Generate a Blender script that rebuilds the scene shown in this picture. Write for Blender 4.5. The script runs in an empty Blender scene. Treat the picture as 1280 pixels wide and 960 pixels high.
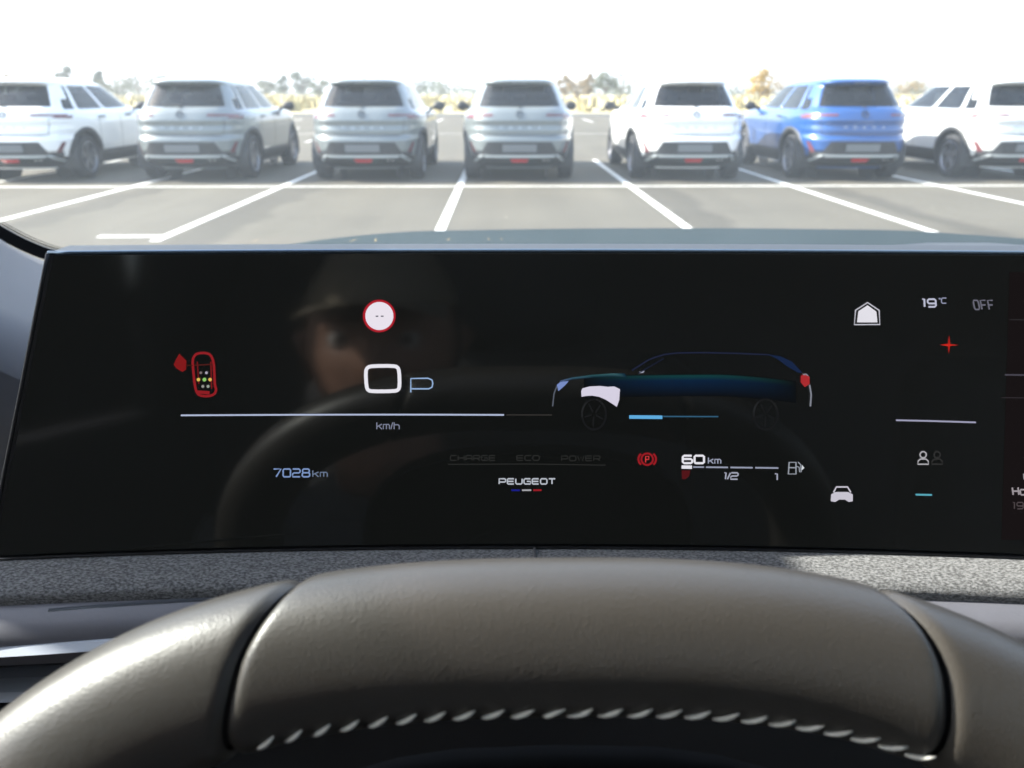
import bpy, math, random
from math import radians, sin, cos, pi, tan, atan2, sqrt
from mathutils import Vector, Matrix
random.seed(7)

sc = bpy.context.scene
C = sc.collection

# ------------------------------------------------------------------ camera
EYE = 1.36
FPX = 995.0
cd = bpy.data.cameras.new('camera')
cam = bpy.data.objects.new('camera', cd); C.objects.link(cam)
cd.sensor_width = 36.0
cd.lens = 36.0 * FPX / 1280.0
cd.clip_start = 0.01
cd.clip_end = 20000
cam.location = (0, 0, EYE)
cam.rotation_euler = (radians(90 - 20.145), 0, radians(-0.70))
cd.dof.use_dof = True
cd.dof.focus_distance = 0.36
cd.dof.aperture_fstop = 15.0
sc.camera = cam

# ------------------------------------------------------------------ light
SUN = Vector((-0.80, 0.11, 0.58)).normalized()
sc.view_settings.view_transform = 'Standard'
sc.view_settings.look = 'None'
sc.view_settings.gamma = 1
sc.view_settings.use_curve_mapping = False
EV = 2.35
sc.view_settings.exposure = EV
w = bpy.data.worlds.new('World'); sc.world = w; w.use_nodes = True
nt = w.node_tree
sky = nt.nodes.new('ShaderNodeTexSky'); sky.sky_type = 'NISHITA'; sky.sun_disc = False
sky.sun_elevation = math.asin(SUN.z)
sky.sun_rotation = atan2(SUN.x, SUN.y)
sky.air_density = 1.0; sky.dust_density = 1.5; sky.ozone_density = 1.0
nt.links.new(sky.outputs[0], nt.nodes['Background'].inputs[0])
nt.nodes['Background'].inputs[1].default_value = 0.14
ld = bpy.data.lights.new('sun', 'SUN'); lo = bpy.data.objects.new('sun', ld); C.objects.link(lo)
ld.energy = 5.0; ld.angle = radians(0.5); ld.color = (1.0, 0.95, 0.87)
lo.rotation_euler = SUN.to_track_quat('Z', 'Y').to_euler()
sc.cycles.use_denoising = True
sc.cycles.max_bounces = 10
sc.cycles.transparent_max_bounces = 24
sc.cycles.sample_clamp_indirect = 6

# ------------------------------------------------------------------ helpers
def s2l(c):
    c = c / 255.0
    return c / 12.92 if c <= 0.04045 else ((c + 0.055) / 1.055) ** 2.4
def rgb(r, g, b): return (s2l(r), s2l(g), s2l(b), 1.0)

M3 = cam.rotation_euler.to_matrix()
def ray(px, py):
    return (M3 @ Vector(((px - 640) / FPX, (480 - py) / FPX, -1.0)))
def at_y(px, py, Y):
    """point seen at (px,py) of the photo on the vertical plane y = Y (world)"""
    d = ray(px, py); t = Y / d.y
    return Vector((d.x * t, Y, EYE + d.z * t))

def setp(bs, **k):
    for n, v in k.items():
        bs.inputs[n].default_value = v
MATS = {}
def mat(name, col, rough=0.5, metal=0.0, spec=0.5, coat=0.0, noise=None, bump=None, coord='Object', sheen=0.0):
    """noise=(scale, amount)  bump=(scale, strength, distance)"""
    m = bpy.data.materials.new(name); m.use_nodes = True
    t = m.node_tree; bs = t.nodes['Principled BSDF']
    bs.inputs['Base Color'].default_value = (col[0], col[1], col[2], 1)
    setp(bs, Roughness=rough, Metallic=metal)
    bs.inputs['Specular IOR Level'].default_value = spec
    bs.inputs['Coat Weight'].default_value = coat
    bs.inputs['Coat Roughness'].default_value = 0.05
    bs.inputs['Sheen Weight'].default_value = sheen
    tc = t.nodes.new('ShaderNodeTexCoord')
    if noise:
        n = t.nodes.new('ShaderNodeTexNoise'); n.inputs['Scale'].default_value = noise[0]; n.inputs['Detail'].default_value = 6
        t.links.new(tc.outputs[coord], n.inputs['Vector'])
        mx = t.nodes.new('ShaderNodeMix'); mx.data_type = 'RGBA'
        a = noise[1]
        mx.inputs[6].default_value = tuple(max(0, c * (1 - a)) for c in col[:3]) + (1,)
        mx.inputs[7].default_value = tuple(c * (1 + a) for c in col[:3]) + (1,)
        t.links.new(n.outputs['Fac'], mx.inputs[0]); t.links.new(mx.outputs[2], bs.inputs['Base Color'])
    if bump:
        n = t.nodes.new('ShaderNodeTexNoise'); n.inputs['Scale'].default_value = bump[0]; n.inputs['Detail'].default_value = 4
        t.links.new(tc.outputs[coord], n.inputs['Vector'])
        b = t.nodes.new('ShaderNodeBump'); b.inputs['Strength'].default_value = bump[1]; b.inputs['Distance'].default_value = bump[2]
        t.links.new(n.outputs['Fac'], b.inputs['Height']); t.links.new(b.outputs[0], bs.inputs['Normal'])
    return m

def mesh(name, verts, faces, m, parent=None, smooth=True, loc=None, cols=None):
    me = bpy.data.meshes.new(name)
    me.from_pydata([tuple(v) for v in verts], [], faces)
    me.validate(); me.update()
    if smooth: me.polygons.foreach_set('use_smooth', [True] * len(me.polygons))
    if cols is not None:
        a = me.color_attributes.new('glow', 'FLOAT_COLOR', 'POINT')
        for i, c in enumerate(cols): a.data[i].color = c
    o = bpy.data.objects.new(name, me); C.objects.link(o)
    if m: me.materials.append(m)
    if parent: o.parent = parent
    if loc: o.location = loc
    return o

def fixn(o):
    import bmesh
    bm = bmesh.new(); bm.from_mesh(o.data); bmesh.ops.recalc_face_normals(bm, faces=bm.faces); bm.to_mesh(o.data); bm.free()
    return o

def empty(name, label, cat, loc=(0, 0, 0), group=None, rotz=0):
    o = bpy.data.objects.new(name, None); C.objects.link(o); o.location = loc; o.rotation_euler = (0, 0, rotz)
    o.empty_display_size = 0.1
    o['label'] = label; o['category'] = cat
    if group: o['group'] = group
    return o

class MB:
    def __init__(s): s.v = []; s.f = []
    def add(s, vs, fs):
        k = len(s.v); s.v += [Vector(v) for v in vs]; s.f += [tuple(i + k for i in f) for f in fs]
    def box(s, c, d, rot=None):
        x, y, z = d[0] / 2, d[1] / 2, d[2] / 2
        vs = [Vector((a * x, b * y, e * z)) for a in (-1, 1) for b in (-1, 1) for e in (-1, 1)]
        if rot: vs = [rot @ v for v in vs]
        s.add([v + Vector(c) for v in vs], [(0, 1, 3, 2), (4, 6, 7, 5), (0, 4, 5, 1), (2, 3, 7, 6), (0, 2, 6, 4), (1, 5, 7, 3)])
    def grid(s, rows, closed=False):
        k = len(s.v); n = len(rows[0])
        for r in rows: s.v += [Vector(p) for p in r]
        for i in range(len(rows) - 1):
            for j in range(n if closed else n - 1):
                a = k + i * n + j; b = k + i * n + (j + 1) % n
                s.f.append((a, b, b + n, a + n))
    def tube(s, pts, r, n=8, cap=True):
        rows = []
        for i, p in enumerate(pts):
            p = Vector(p); a = Vector(pts[max(0, i - 1)]); b = Vector(pts[min(len(pts) - 1, i + 1)])
            t = (b - a).normalized(); u = t.cross(Vector((0, 0, 1)))
            if u.length < 1e-4: u = t.cross(Vector((1, 0, 0)))
            u.normalize(); q = u.cross(t)
            rr = r[i] if isinstance(r, (list, tuple)) else r
            rows.append([p + (u * cos(2 * pi * k / n) + q * sin(2 * pi * k / n)) * rr for k in range(n)])
        k0 = len(s.v); s.grid(rows, True)
        if cap:
            s.f.append(tuple(range(k0, k0 + n))[::-1]); e = len(s.v) - n; s.f.append(tuple(range(e, e + n)))
    def build(s, name, m, parent=None, smooth=False, fix=True, loc=None):
        o = mesh(name, s.v, s.f, m, parent, smooth, loc)
        if fix: fixn(o)
        return o

def split_loose(o):
    import bmesh
    me = o.data; nv = len(me.vertices); par = list(range(nv))
    def find(a):
        while par[a] != a: par[a] = par[par[a]]; a = par[a]
        return a
    for e_ in me.edges:
        a, b_ = find(e_.vertices[0]), find(e_.vertices[1])
        if a != b_: par[a] = b_
    grp = {}
    for f in me.polygons: grp.setdefault(find(f.vertices[0]), []).append(tuple(f.vertices))
    if len(grp) < 2: return [o]
    out = []
    for F in grp.values():
        use = sorted({q for f in F for q in f}); mp = {q: i for i, q in enumerate(use)}
        out.append(mesh(o.name.split('.')[0], [me.vertices[q].co.copy() for q in use], [tuple(mp[q] for q in f) for f in F], me.materials[0], o.parent, me.polygons[0].use_smooth))
    nm = o.name; bpy.data.objects.remove(o)
    return out

def bevel(o, wd, seg=3):
    b = o.modifiers.new('bevel', 'BEVEL'); b.width = wd; b.segments = seg; b.limit_method = 'ANGLE'
    o.data.polygons.foreach_set('use_smooth', [True] * len(o.data.polygons))
    return o

def structure(o, kind='structure'):
    o['kind'] = kind; return o

def chaikin(pts, it=2, closed=False):
    for _ in range(it):
        q = []
        n = len(pts)
        rng = range(n) if closed else range(n - 1)
        if not closed: q.append(pts[0])
        for i in rng:
            a, b = pts[i], pts[(i + 1) % n]
            q.append(tuple(a[k] * .75 + b[k] * .25 for k in range(len(a)))); q.append(tuple(a[k] * .25 + b[k] * .75 for k in range(len(a))))
        if not closed: q.append(pts[-1])
        pts = q
    return pts

# ------------------------------------------------------------------ ground
def asphalt():
    m = bpy.data.materials.new('asphalt'); m.use_nodes = True; t = m.node_tree; bs = t.nodes['Principled BSDF']
    L = t.links.new
    geo = t.nodes.new('ShaderNodeNewGeometry')
    def noise(sc_, det=5, stretch=None):
        n = t.nodes.new('ShaderNodeTexNoise'); n.inputs['Scale'].default_value = sc_; n.inputs['Detail'].default_value = det
        if stretch:
            mp = t.nodes.new('ShaderNodeMapping'); mp.inputs['Scale'].default_value = stretch
            L(geo.outputs['Position'], mp.inputs[0]); L(mp.outputs[0], n.inputs['Vector'])
        else: L(geo.outputs['Position'], n.inputs['Vector'])
        return n
    def math_(op, a, b=None, cl=False):
        n = t.nodes.new('ShaderNodeMath'); n.operation = op; n.use_clamp = cl
        for i, v in enumerate((a, b)):
            if v is None: continue
            if isinstance(v, (int, float)): n.inputs[i].default_value = v
            else: L(v, n.inputs[i])
        return n.outputs[0]
    big = noise(0.5, 4); fine = noise(55, 3); streak = noise(1.0, 4, (1.6, .12, 1))
    v = math_('ADD', math_('MULTIPLY', big.outputs['Fac'], .5), math_('MULTIPLY', fine.outputs['Fac'], .5))
    v = math_('ADD', v, math_('MULTIPLY', streak.outputs['Fac'], .5))
    # darker strips with wavy edges along some of the lines
    sep = t.nodes.new('ShaderNodeSeparateXYZ'); L(geo.outputs['Position'], sep.inputs[0])
    wob = math_('MULTIPLY', math_('SUBTRACT', noise(1.3, 3).outputs['Fac'], .5), .5)
    xx = math_('ADD', sep.outputs[0], wob)
    tot = None
    for cx, hw in ((2.28, .33), (-3.03, .36), (4.95, .25), (-5.2, .3)):
        d = math_('ABSOLUTE', math_('SUBTRACT', xx, cx))
        k = math_('MULTIPLY', math_('SUBTRACT', hw, d), 7.0, True)
        tot = k if tot is None else math_('MAXIMUM', tot, k)
    lim = math_('MULTIPLY', math_('SUBTRACT', 13.2, sep.outputs[1]), 2.0, True)
    tot = math_('MULTIPLY', tot, lim)
    ramp = t.nodes.new('ShaderNodeMapRange'); L(v, ramp.inputs[0])
    ramp.inputs[1].default_value = .45; ramp.inputs[2].default_value = 1.05; ramp.inputs[3].default_value = .056; ramp.inputs[4].default_value = .100
    fac = math_('MULTIPLY', ramp.outputs[0], math_('SUBTRACT', 1.0, math_('MULTIPLY', tot, .3)))
    sp = noise(14, 1)
    fac = math_('ADD', fac, math_('MULTIPLY', math_('MULTIPLY', math_('SUBTRACT', sp.outputs['Fac'], .755), 20.0, True), .22))
    cc = t.nodes.new('ShaderNodeCombineColor')
    L(math_('MULTIPLY', fac, 1.12), cc.inputs[0]); L(fac, cc.inputs[1]); L(math_('MULTIPLY', fac, .77), cc.inputs[2])
    L(cc.outputs[0], bs.inputs['Base Color']); bs.inputs['Roughness'].default_value = .9
    bs.inputs['Specular IOR Level'].default_value = .25
    b = t.nodes.new('ShaderNodeBump'); b.inputs['Strength'].default_value = .4; b.inputs['Distance'].default_value = .006
    L(noise(90, 2).outputs['Fac'], b.inputs['Height']); L(b.outputs[0], bs.inputs['Normal'])
    return m
A = asphalt()
FIELD = mat('dry_field', (.33, .27, .14), .95, noise=(.06, .35), coord='Object')
o = mesh('ground', [(-6000, -300, -.05), (6000, -300, -.05), (6000, 9000, -.05), (-6000, 9000, -.05)], [(0, 1, 2, 3)], FIELD, smooth=False); structure(o)
o = mesh('car_park', [(-60, -25, 0), (60, -25, 0), (60, 52, 0), (-60, 52, 0)], [(0, 1, 2, 3)], A, smooth=False); structure(o)

PAINT = mat('line_paint', (.62, .61, .56), .7, noise=(2.5, .30), coord='Object')
LX = [-10.55, -8.1, -5.65, -3.37, -.65, 1.97, 4.45, 6.75, 9.3, 11.8]
mk = MB()
def quad(x0, x1, y0, y1, z=.004): mk.add([(x0, y0, z), (x1, y0, z), (x1, y1, z), (x0, y1, z)], [(0, 1, 2, 3)])
def line_x(y, x0, x1, wd=.10):   # a line across, butted between the long lines
    xs = [x for x in LX if x0 < x < x1]
    cur = x0
    for x in xs:
        quad(cur, x - .054, y - wd / 2, y + wd / 2); cur = x + .054
    quad(cur, x1, y - wd / 2, y + wd / 2)
for x in LX: quad(x - .052, x + .052, 7.75, 17.6)
line_x(12.5, -14, 14)
quad(-3.37 - .054 - .62, -3.37 - .054, 7.98, 8.10)
for y0 in (24.0,):
    for i in range(-7, 8): quad(i * 2.5 - .65 - .05, i * 2.5 - .65 + .05, y0, y0 + 9.8)
    for i in range(-7, 7): quad(i * 2.5 - .65 + .052, i * 2.5 + 1.85 - .052, y0 + 4.85, y0 + 4.95)
for i in range(-10, 11): quad(i * 2.5 - .7, i * 2.5 - .6, 40, 45)
mk.build('parking_lines', PAINT, fix=False).__setitem__('kind', 'structure')
# kerb round the far edge of the car park
kb = MB(); kb.box((0, 52.1, .03), (120, .2, .14)); kb.build('kerb', mat('kerb_concrete', (.4, .39, .36), .9, noise=(3, .2)))['kind'] = 'structure'

# hills
def hill(name, y, xs, hs, m, depth=900):
    b = MB(); rows = []
    n = len(xs)
    for k in range(9):
        q = k / 8
        rows.append([(xs[i] + random.uniform(-8, 8), y + depth * q + 40 * sin(i * 1.7), -6 + (hs[i] + 6) * sin(pi * q) ** .8 * (1 + .08 * sin(i * 2.3 + k))) for i in range(n)])
    b.grid(rows); o = b.build(name, m, smooth=True, fix=False); o['kind'] = 'structure'
HILL = mat('hill_scrub', (.16, .17, .10), .95, noise=(.004, .45))
xs = [i * 60 - 300 for i in range(60)]
hill('hills', 2300, xs, [max(4, 20 + 42 * (1 / (1 + math.exp(-(x - 500) / 260))) + 14 * sin(x / 230) + 8 * sin(x / 97)) for x in xs], HILL)
xs = [i * 70 - 3400 for i in range(60)]
hill('hills', 3300, xs, [max(3, 22 + 14 * sin(x / 300) + 8 * sin(x / 120)) for x in xs], HILL)

# ------------------------------------------------------------------ trees
BARK = mat('bark', (.13, .10, .07), .9, noise=(3, .3))
def leafmat(n, c): 
    m = mat(n, c, .75, noise=(.9, .45)); return m
LEAVES = [leafmat('leaf_olive', (.085, .10, .045)), leafmat('leaf_dark', (.05, .075, .035)), leafmat('leaf_autumn', (.36, .24, .04)), leafmat('leaf_dry', (.22, .16, .07)), leafmat('leaf_straw', (.42, .36, .19))]
def tree_meshes(h, wd, seed, shape='round', nclump=14, leaves=60):
    r = random.Random(seed)
    tb = MB(); tb.tube([(0, 0, -.1), (.05 * h * .3, 0, h * .18), (r.uniform(-.1, .1), 0, h * .42), (0, .1, h * .7)], [h * .035, h * .028, h * .02, h * .008], 7)
    for k in range(5):
        a = r.uniform(0, 2 * pi); z0 = h * r.uniform(.25, .5)
        tb.tube([(0, 0, z0), (cos(a) * wd * .25, sin(a) * wd * .25, z0 + h * .15), (cos(a) * wd * .42, sin(a) * wd * .42, z0 + h * .26)], [h * .014, h * .01, h * .005], 5)
    cb = MB()
    for k in range(nclump):
        a = r.uniform(0, 2 * pi); q = r.uniform(0, 1)
        z = h * (.3 + .62 * q)
        rr = wd * .5 * (sin(pi * (.12 + .8 * q)) if shape == 'round' else (1 - q * .85)) * r.uniform(.35, .95)
        c = Vector((cos(a) * rr, sin(a) * rr, z)); cr = wd * r.uniform(.12, .22)
        for j in range(leaves):
            d = Vector((r.gauss(0, 1), r.gauss(0, 1), r.gauss(0, .8))).normalized() * cr * r.uniform(.5, 1.05)
            p = c + d; s = h * r.uniform(.025, .05)
            u = Vector((r.gauss(0, 1), r.gauss(0, 1), r.gauss(0, 1))).normalized(); v = u.cross(Vector((r.gauss(0, 1), r.gauss(0, 1), r.gauss(0, 1)))).normalized()
            cb.add([p - u * s, p + v * s * .6, p + u * s, p - v * s * .6], [(0, 1, 2, 3)])
    return tb, cb
PROTO = {}
def tree(kind, x, y, h, label, cat='tree', leaf=0, name='tree', group=None, seed=0):
    key = (kind, seed)
    e = empty(name, label, cat, (x, y, -.05), group, random.uniform(0, 6))
    if key not in PROTO:
        shape, wd = {'round': ('round', .95), 'tall': ('round', .6), 'cone': ('cone', .6), 'bush': ('round', 1.7)}[kind]
        tb, cb = tree_meshes(1.0, wd, seed + 11, shape, 16 if kind != 'bush' else 14)
        t = tb.build('trunk', BARK, e, smooth=True); c = cb.build('crown', LEAVES[leaf], e, fix=False)
        PROTO[key] = (t.data, c.data)
    else:
        t = bpy.data.objects.new('trunk', PROTO[key][0]); c = bpy.data.objects.new('crown', PROTO[key][1])
        for q in (t, c): C.objects.link(q); q.parent = e
    c.material_slots[0].link = 'OBJECT'; c.material_slots[0].material = LEAVES[leaf]
    e.scale = (h, h, h)
    return e
def px_tree(kind, px, ytop, ybase_dist, leaf, label, seed, name='tree', group='trees along the horizon', cat='tree'):
    y = ybase_dist; p = at_y(px, ytop, y)
    h = max(1.0, p.z + .05)
    return tree(kind, p.x, y, h, label, cat, leaf, name, group, seed)
TL = [  # kind, px, top y, distance, leaf, label, seed
 ('tall', 8, 92, 120, 3, 'thin bare brownish tree at the far left edge of the horizon', 1),
 ('round', 30, 91, 170, 0, 'low wide olive tree above the roof of the leftmost white car', 2),
 ('bush', 46, 98, 150, 0, 'small dark bush just right of the low wide olive tree', 3),
 ('bush', 59, 96, 160, 0, 'small bush left of the tallest green tree on the left', 4),
 ('round', 79, 84, 165, 1, 'tallest rounded green tree over the leftmost white car', 5),
 ('bush', 104, 97, 150, 0, 'small grey green bush between two larger trees above the leftmost white car', 6),
 ('cone', 122, 87, 160, 1, 'pointed green tree right of the tallest rounded tree', 7),
 ('bush', 142, 96, 150, 0, 'short bush right of the pointed green tree', 8),
 ('bush', 170, 92, 200, 0, 'hazy tree above the gap between the two leftmost cars', 3),
 ('round', 196, 91, 190, 0, 'hazy round tree behind the left end of the second car roof', 2),
 ('round', 330, 95, 180, 0, 'low hazy tree right of the second car roof', 4),
 ('round', 352, 95, 190, 1, 'low dark tree left of the tall round tree', 5),
 ('round', 376, 87, 190, 1, 'tall round tree between the second and third cars', 2),
 ('round', 398, 95, 170, 0, 'bushy tree touching the left of the third car roof', 4),
 ('bush', 520, 96, 190, 1, 'broad hazy tree right of the third car roof', 6),
 ('bush', 549, 101, 200, 0, 'low hazy bush left of the fourth car', 8),
 ('tall', 706, 93, 130, 3, 'brown tree just right of the fourth car roof', 1),
 ('round', 722, 95, 125, 3, 'bushy brown tree with open branches right of the fourth car', 4),
 ('tall', 736, 92, 120, 3, 'slim brown tree in the middle of the brown clump', 5),
 ('round', 756, 90, 125, 0, 'grey green tree in the brown clump left of the white car', 7),
 ('bush', 778, 93, 180, 0, 'dark low bush left of the middle white car roof', 8),
 ('round', 952, 88, 90, 2, 'bright yellow autumn tree between the white car and the blue car', 5),
 ('bush', 985, 97, 130, 3, 'small brown bush right of the yellow tree', 6),
 ('bush', 1135, 98, 140, 3, 'low brown hedge bush right of the blue car roof', 4),
 ('bush', 1155, 99, 150, 0, 'low olive bush left of the rightmost car', 3),
]
for a in TL: px_tree(a[0], a[1], a[2], a[3], a[4], a[5], a[6], name='tree' if a[0] != 'bush' else 'bush', cat='tree' if a[0] != 'bush' else 'bush', group='trees along the horizon' if a[0] != 'bush' else 'bushes along the horizon')
# far low woodland seen as one mass
fb = MB(); r = random.Random(9)
for k in range(5200):
    x = r.uniform(-330, 330); y = 400 + r.uniform(0, 60); top = 3.2 + 2.4 * sin(x / 17.0) * sin(x / 41.0) + 1.6 * sin(x / 6.3)
    p = Vector((x, y, r.uniform(-.05, max(1, top)))); s_ = r.uniform(.5, 1.3)
    u = Vector((r.gauss(0, 1), r.gauss(0, .5), r.gauss(0, 1))).normalized() * s_; v = Vector((r.gauss(0, 1), r.gauss(0, .5), r.gauss(0, 1))).normalized() * s_
    fb.add([p - u, p + v, p + u, p - v], [(0, 1, 2, 3)])
fb.build('far_woodland', LEAVES[0], fix=False)['kind'] = 'stuff'
# dry scrub: a mass of straw coloured clumps on the field
sb = MB(); r = random.Random(5)
for k in range(1500):
    y = 60 + 150 * r.random() ** 1.3; x = r.uniform(-.75, .75) * y; h = r.uniform(.25, 1.2)
    for j in range(5):
        a = r.uniform(0, 6.28); d = r.uniform(0, .6)
        p = Vector((x + cos(a) * d, y + sin(a) * d, -.05)); u = Vector((cos(a + 1.5), sin(a + 1.5), 0)) * r.uniform(.15, .4)
        q = Vector((r.uniform(-.3, .3), r.uniform(-.2, .2), h * r.uniform(.6, 1)))
        sb.add([p - u, p + u, p + u * .6 + q, p - u * .5 + q], [(0, 1, 2, 3)])
sb.build('dry_scrub', LEAVES[4], fix=False)['kind'] = 'stuff'

HZ = bpy.data.materials.new('haze_air'); HZ.use_nodes = True; t = HZ.node_tree; t.nodes.clear()
out = t.nodes.new('ShaderNodeOutputMaterial'); pv = t.nodes.new('ShaderNodeVolumePrincipled'); pv.inputs['Density'].default_value = .0008; pv.inputs['Color'].default_value = (.95, .97, 1, 1); pv.inputs['Anisotropy'].default_value = .2
t.links.new(pv.outputs[0], out.inputs['Volume'])
b = MB(); b.box((0, 4300, 120), (13000, 9800, 242.2)); hz = b.build('haze', HZ); hz['kind'] = 'stuff'

# ------------------------------------------------------------------ parked cars
TYRE = mat('tyre_rubber', (.018, .018, .02), .8)
RIM = mat('alloy', (.28, .28, .30), .35, metal=.8)
BLACKP = mat('black_plastic', (.022, .023, .026), .55, noise=(4, .2))
LAMP = mat('tail_lamp_red', (.13, .035, .04), .15, coat=1.0)
FOG = mat('fog_lamp_red', (.55, .03, .04), .15, coat=1.0)
CHROME = mat('emblem_dark', (.06, .065, .07), .3, metal=.7)
SEATM = mat('seat_cloth', (.06, .06, .065), .9, noise=(20, .2))
PLATE = mat('plate_blank', (.13, .14, .15), .5)
SKID = mat('skid_silver', (.40, .43, .44), .45, metal=.2)
def glass_mat(name, tint, fac=.0, dust=0.0, dustcol=(1, 1, 1, 1)):
    m = bpy.data.materials.new(name); m.use_nodes = True; t = m.node_tree; t.nodes.clear(); L = t.links.new
    out = t.nodes.new('ShaderNodeOutputMaterial'); tr = t.nodes.new('ShaderNodeBsdfTransparent'); tr.inputs[0].default_value = tint + (1,)
    gl = t.nodes.new('ShaderNodeBsdfGlossy'); gl.inputs['Roughness'].default_value = .02
    fr = t.nodes.new('ShaderNodeFresnel'); fr.inputs[0].default_value = 1.5
    mx = t.nodes.new('ShaderNodeMixShader'); L(fr.outputs[0], mx.inputs[0]); L(tr.outputs[0], mx.inputs[1]); L(gl.outputs[0], mx.inputs[2])
    last = mx
    if dust:
        tl = t.nodes.new('ShaderNodeBsdfTranslucent'); tl.inputs[0].default_value = dustcol
        n = t.nodes.new('ShaderNodeTexNoise'); n.inputs['Scale'].default_value = 5; n.inputs['Detail'].default_value = 8
        tc = t.nodes.new('ShaderNodeTexCoord'); L(tc.outputs['Object'], n.inputs['Vector'])
        mr = t.nodes.new('ShaderNodeMapRange'); mr.inputs[1].default_value = .3; mr.inputs[2].default_value = .7; mr.inputs[3].default_value = dust * .75; mr.inputs[4].default_value = dust * 1.25
        L(n.outputs['Fac'], mr.inputs[0])
        m2 = t.nodes.new('ShaderNodeMixShader'); L(mr.outputs[0], m2.inputs[0]); L(last.outputs[0], m2.inputs[1]); L(tl.outputs[0], m2.inputs[2]); last = m2
    L(last.outputs[0], out.inputs[0])
    return m
CARGLASS = glass_mat('car_glass', (.42, .47, .48))
def paint(name, col, metal=.25, rough=.35):
    return mat(name, col, rough, metal=metal, coat=1.0, noise=(1.2, .06))
P_WHITE = paint('paint_white', (.80, .80, .79), 0.0)
P_GREY = paint('paint_grey_green', (.165, .186, .188), .15)
P_SILVER = paint('paint_pearl', (.62, .63, .62), .1)
P_BLUE = paint('paint_blue', (.008, .065, .23), .15)

# rings: z, y_rear, y_front, half width, exponent
RINGS = [(.20, .50, 3.7, .30, 4), (.20, .30, 3.95, .72, 4.2), (.26, .14, 4.08, .80, 4.3), (.34, .05, 4.14, .85, 4.3), (.37, .015, 4.15, .865, 4.3), (.48, .0, 4.15, .885, 4.3),
         (.60, -.01, 4.15, .893, 4.3), (.645, -.012, 4.14, .895, 4.3), (.665, .035, 4.13, .896, 4.3), (.69, .065, 4.13, .897, 4.3), (.76, .05, 4.12, .902, 4.3), (.845, .092, 4.10, .905, 4.3),
         (.885, .050, 4.06, .900, 4.3), (.955, .075, 3.95, .888, 4.3), (1.00, .10, 3.65, .865, 4.2), (1.035, .115, 3.30, .825, 4.2), (1.06, .15, 3.13, .792, 4.1), (1.10, .175, 3.03, .768, 4),
         (1.20, .26, 2.83, .725, 4), (1.30, .35, 2.63, .678, 4), (1.40, .44, 2.42, .622, 4), (1.425, .42, 2.35, .607, 4), (1.445, .35, 2.27, .590, 4), (1.462, .345, 2.2, .568, 4),
         (1.485, .39, 2.1, .52, 4), (1.505, .50, 1.95, .44, 4), (1.518, .65, 1.75, .33, 4), (1.525, .90, 1.45, .18, 4), (1.527, 1.1, 1.2, .02, 4)]
def dense():
    out = []
    for i in range(len(RINGS) - 1):
        a, b = RINGS[i], RINGS[i + 1]
        n = max(1, int(round(abs(b[0] - a[0]) / .035)))
        for k in range(n):
            q = k / n; out.append(tuple(a[j] * (1 - q) + b[j] * q for j in range(5)))
    out.append(RINGS[-1]); return out
DR = dense()
def ring_at(z):
    z = min(max(z, .201), 1.48)
    for i in range(1, len(RINGS) - 1):
        if RINGS[i][0] <= z <= RINGS[i + 1][0]:
            a, b = RINGS[i], RINGS[i + 1]; q = (z - a[0]) / (b[0] - a[0] + 1e-9); return [a[j] * (1 - q) + b[j] * q for j in range(5)]
def rear_pt(x, z, off=0.0):
    _, yr, yf, wd, n = ring_at(z); yc = (yr + yf) / 2; L_ = (yf - yr) / 2
    q = min(abs(x) / wd, .995)
    return Vector((x, yc - L_ * (1 - q ** n) ** (1 / n) - off, z))
def front_pt(x, z, off=0.0):
    _, yr, yf, wd, n = ring_at(z); yc = (yr + yf) / 2; L_ = (yf - yr) / 2
    q = min(abs(x) / wd, .995)
    return Vector((x, yc + L_ * (1 - q ** n) ** (1 / n) + off, z))
def side_pt(y, z, s=1, off=0.0):
    _, yr, yf, wd, n = ring_at(z); yc = (yr + yf) / 2; L_ = (yf - yr) / 2
    q = min(abs(y - yc) / L_, .995)
    return Vector((s * (wd * (1 - q ** n) ** (1 / n) + off), y, z))
def patch(b, corners, nu, nv, fn, off, depth=.02):
    """corners: bl, br, tr, tl in (a,z)"""
    F, K = [], []
    for j in range(nv + 1):
        v = j / nv; rf, rk = [], []
        for i in range(nu + 1):
            u = i / nu
            a = [(corners[0][k] * (1 - u) + corners[1][k] * u) * (1 - v) + (corners[3][k] * (1 - u) + corners[2][k] * u) * v for k in (0, 1)]
            rf.append(fn(a[0], a[1], off)); rk.append(fn(a[0], a[1], off - depth))
        F.append(rf); K.append(rk)
    b.grid(F); b.grid(K)
    # skirts
    per = F[0] + [r[-1] for r in F[1:]] + F[-1][::-1][1:] + [r[0] for r in F[::-1]][1:]
    pk = K[0] + [r[-1] for r in K[1:]] + K[-1][::-1][1:] + [r[0] for r in K[::-1]][1:]
    b.grid([per, pk])
WY = (.80, 3.36); WR = .335; WX = .748
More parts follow.
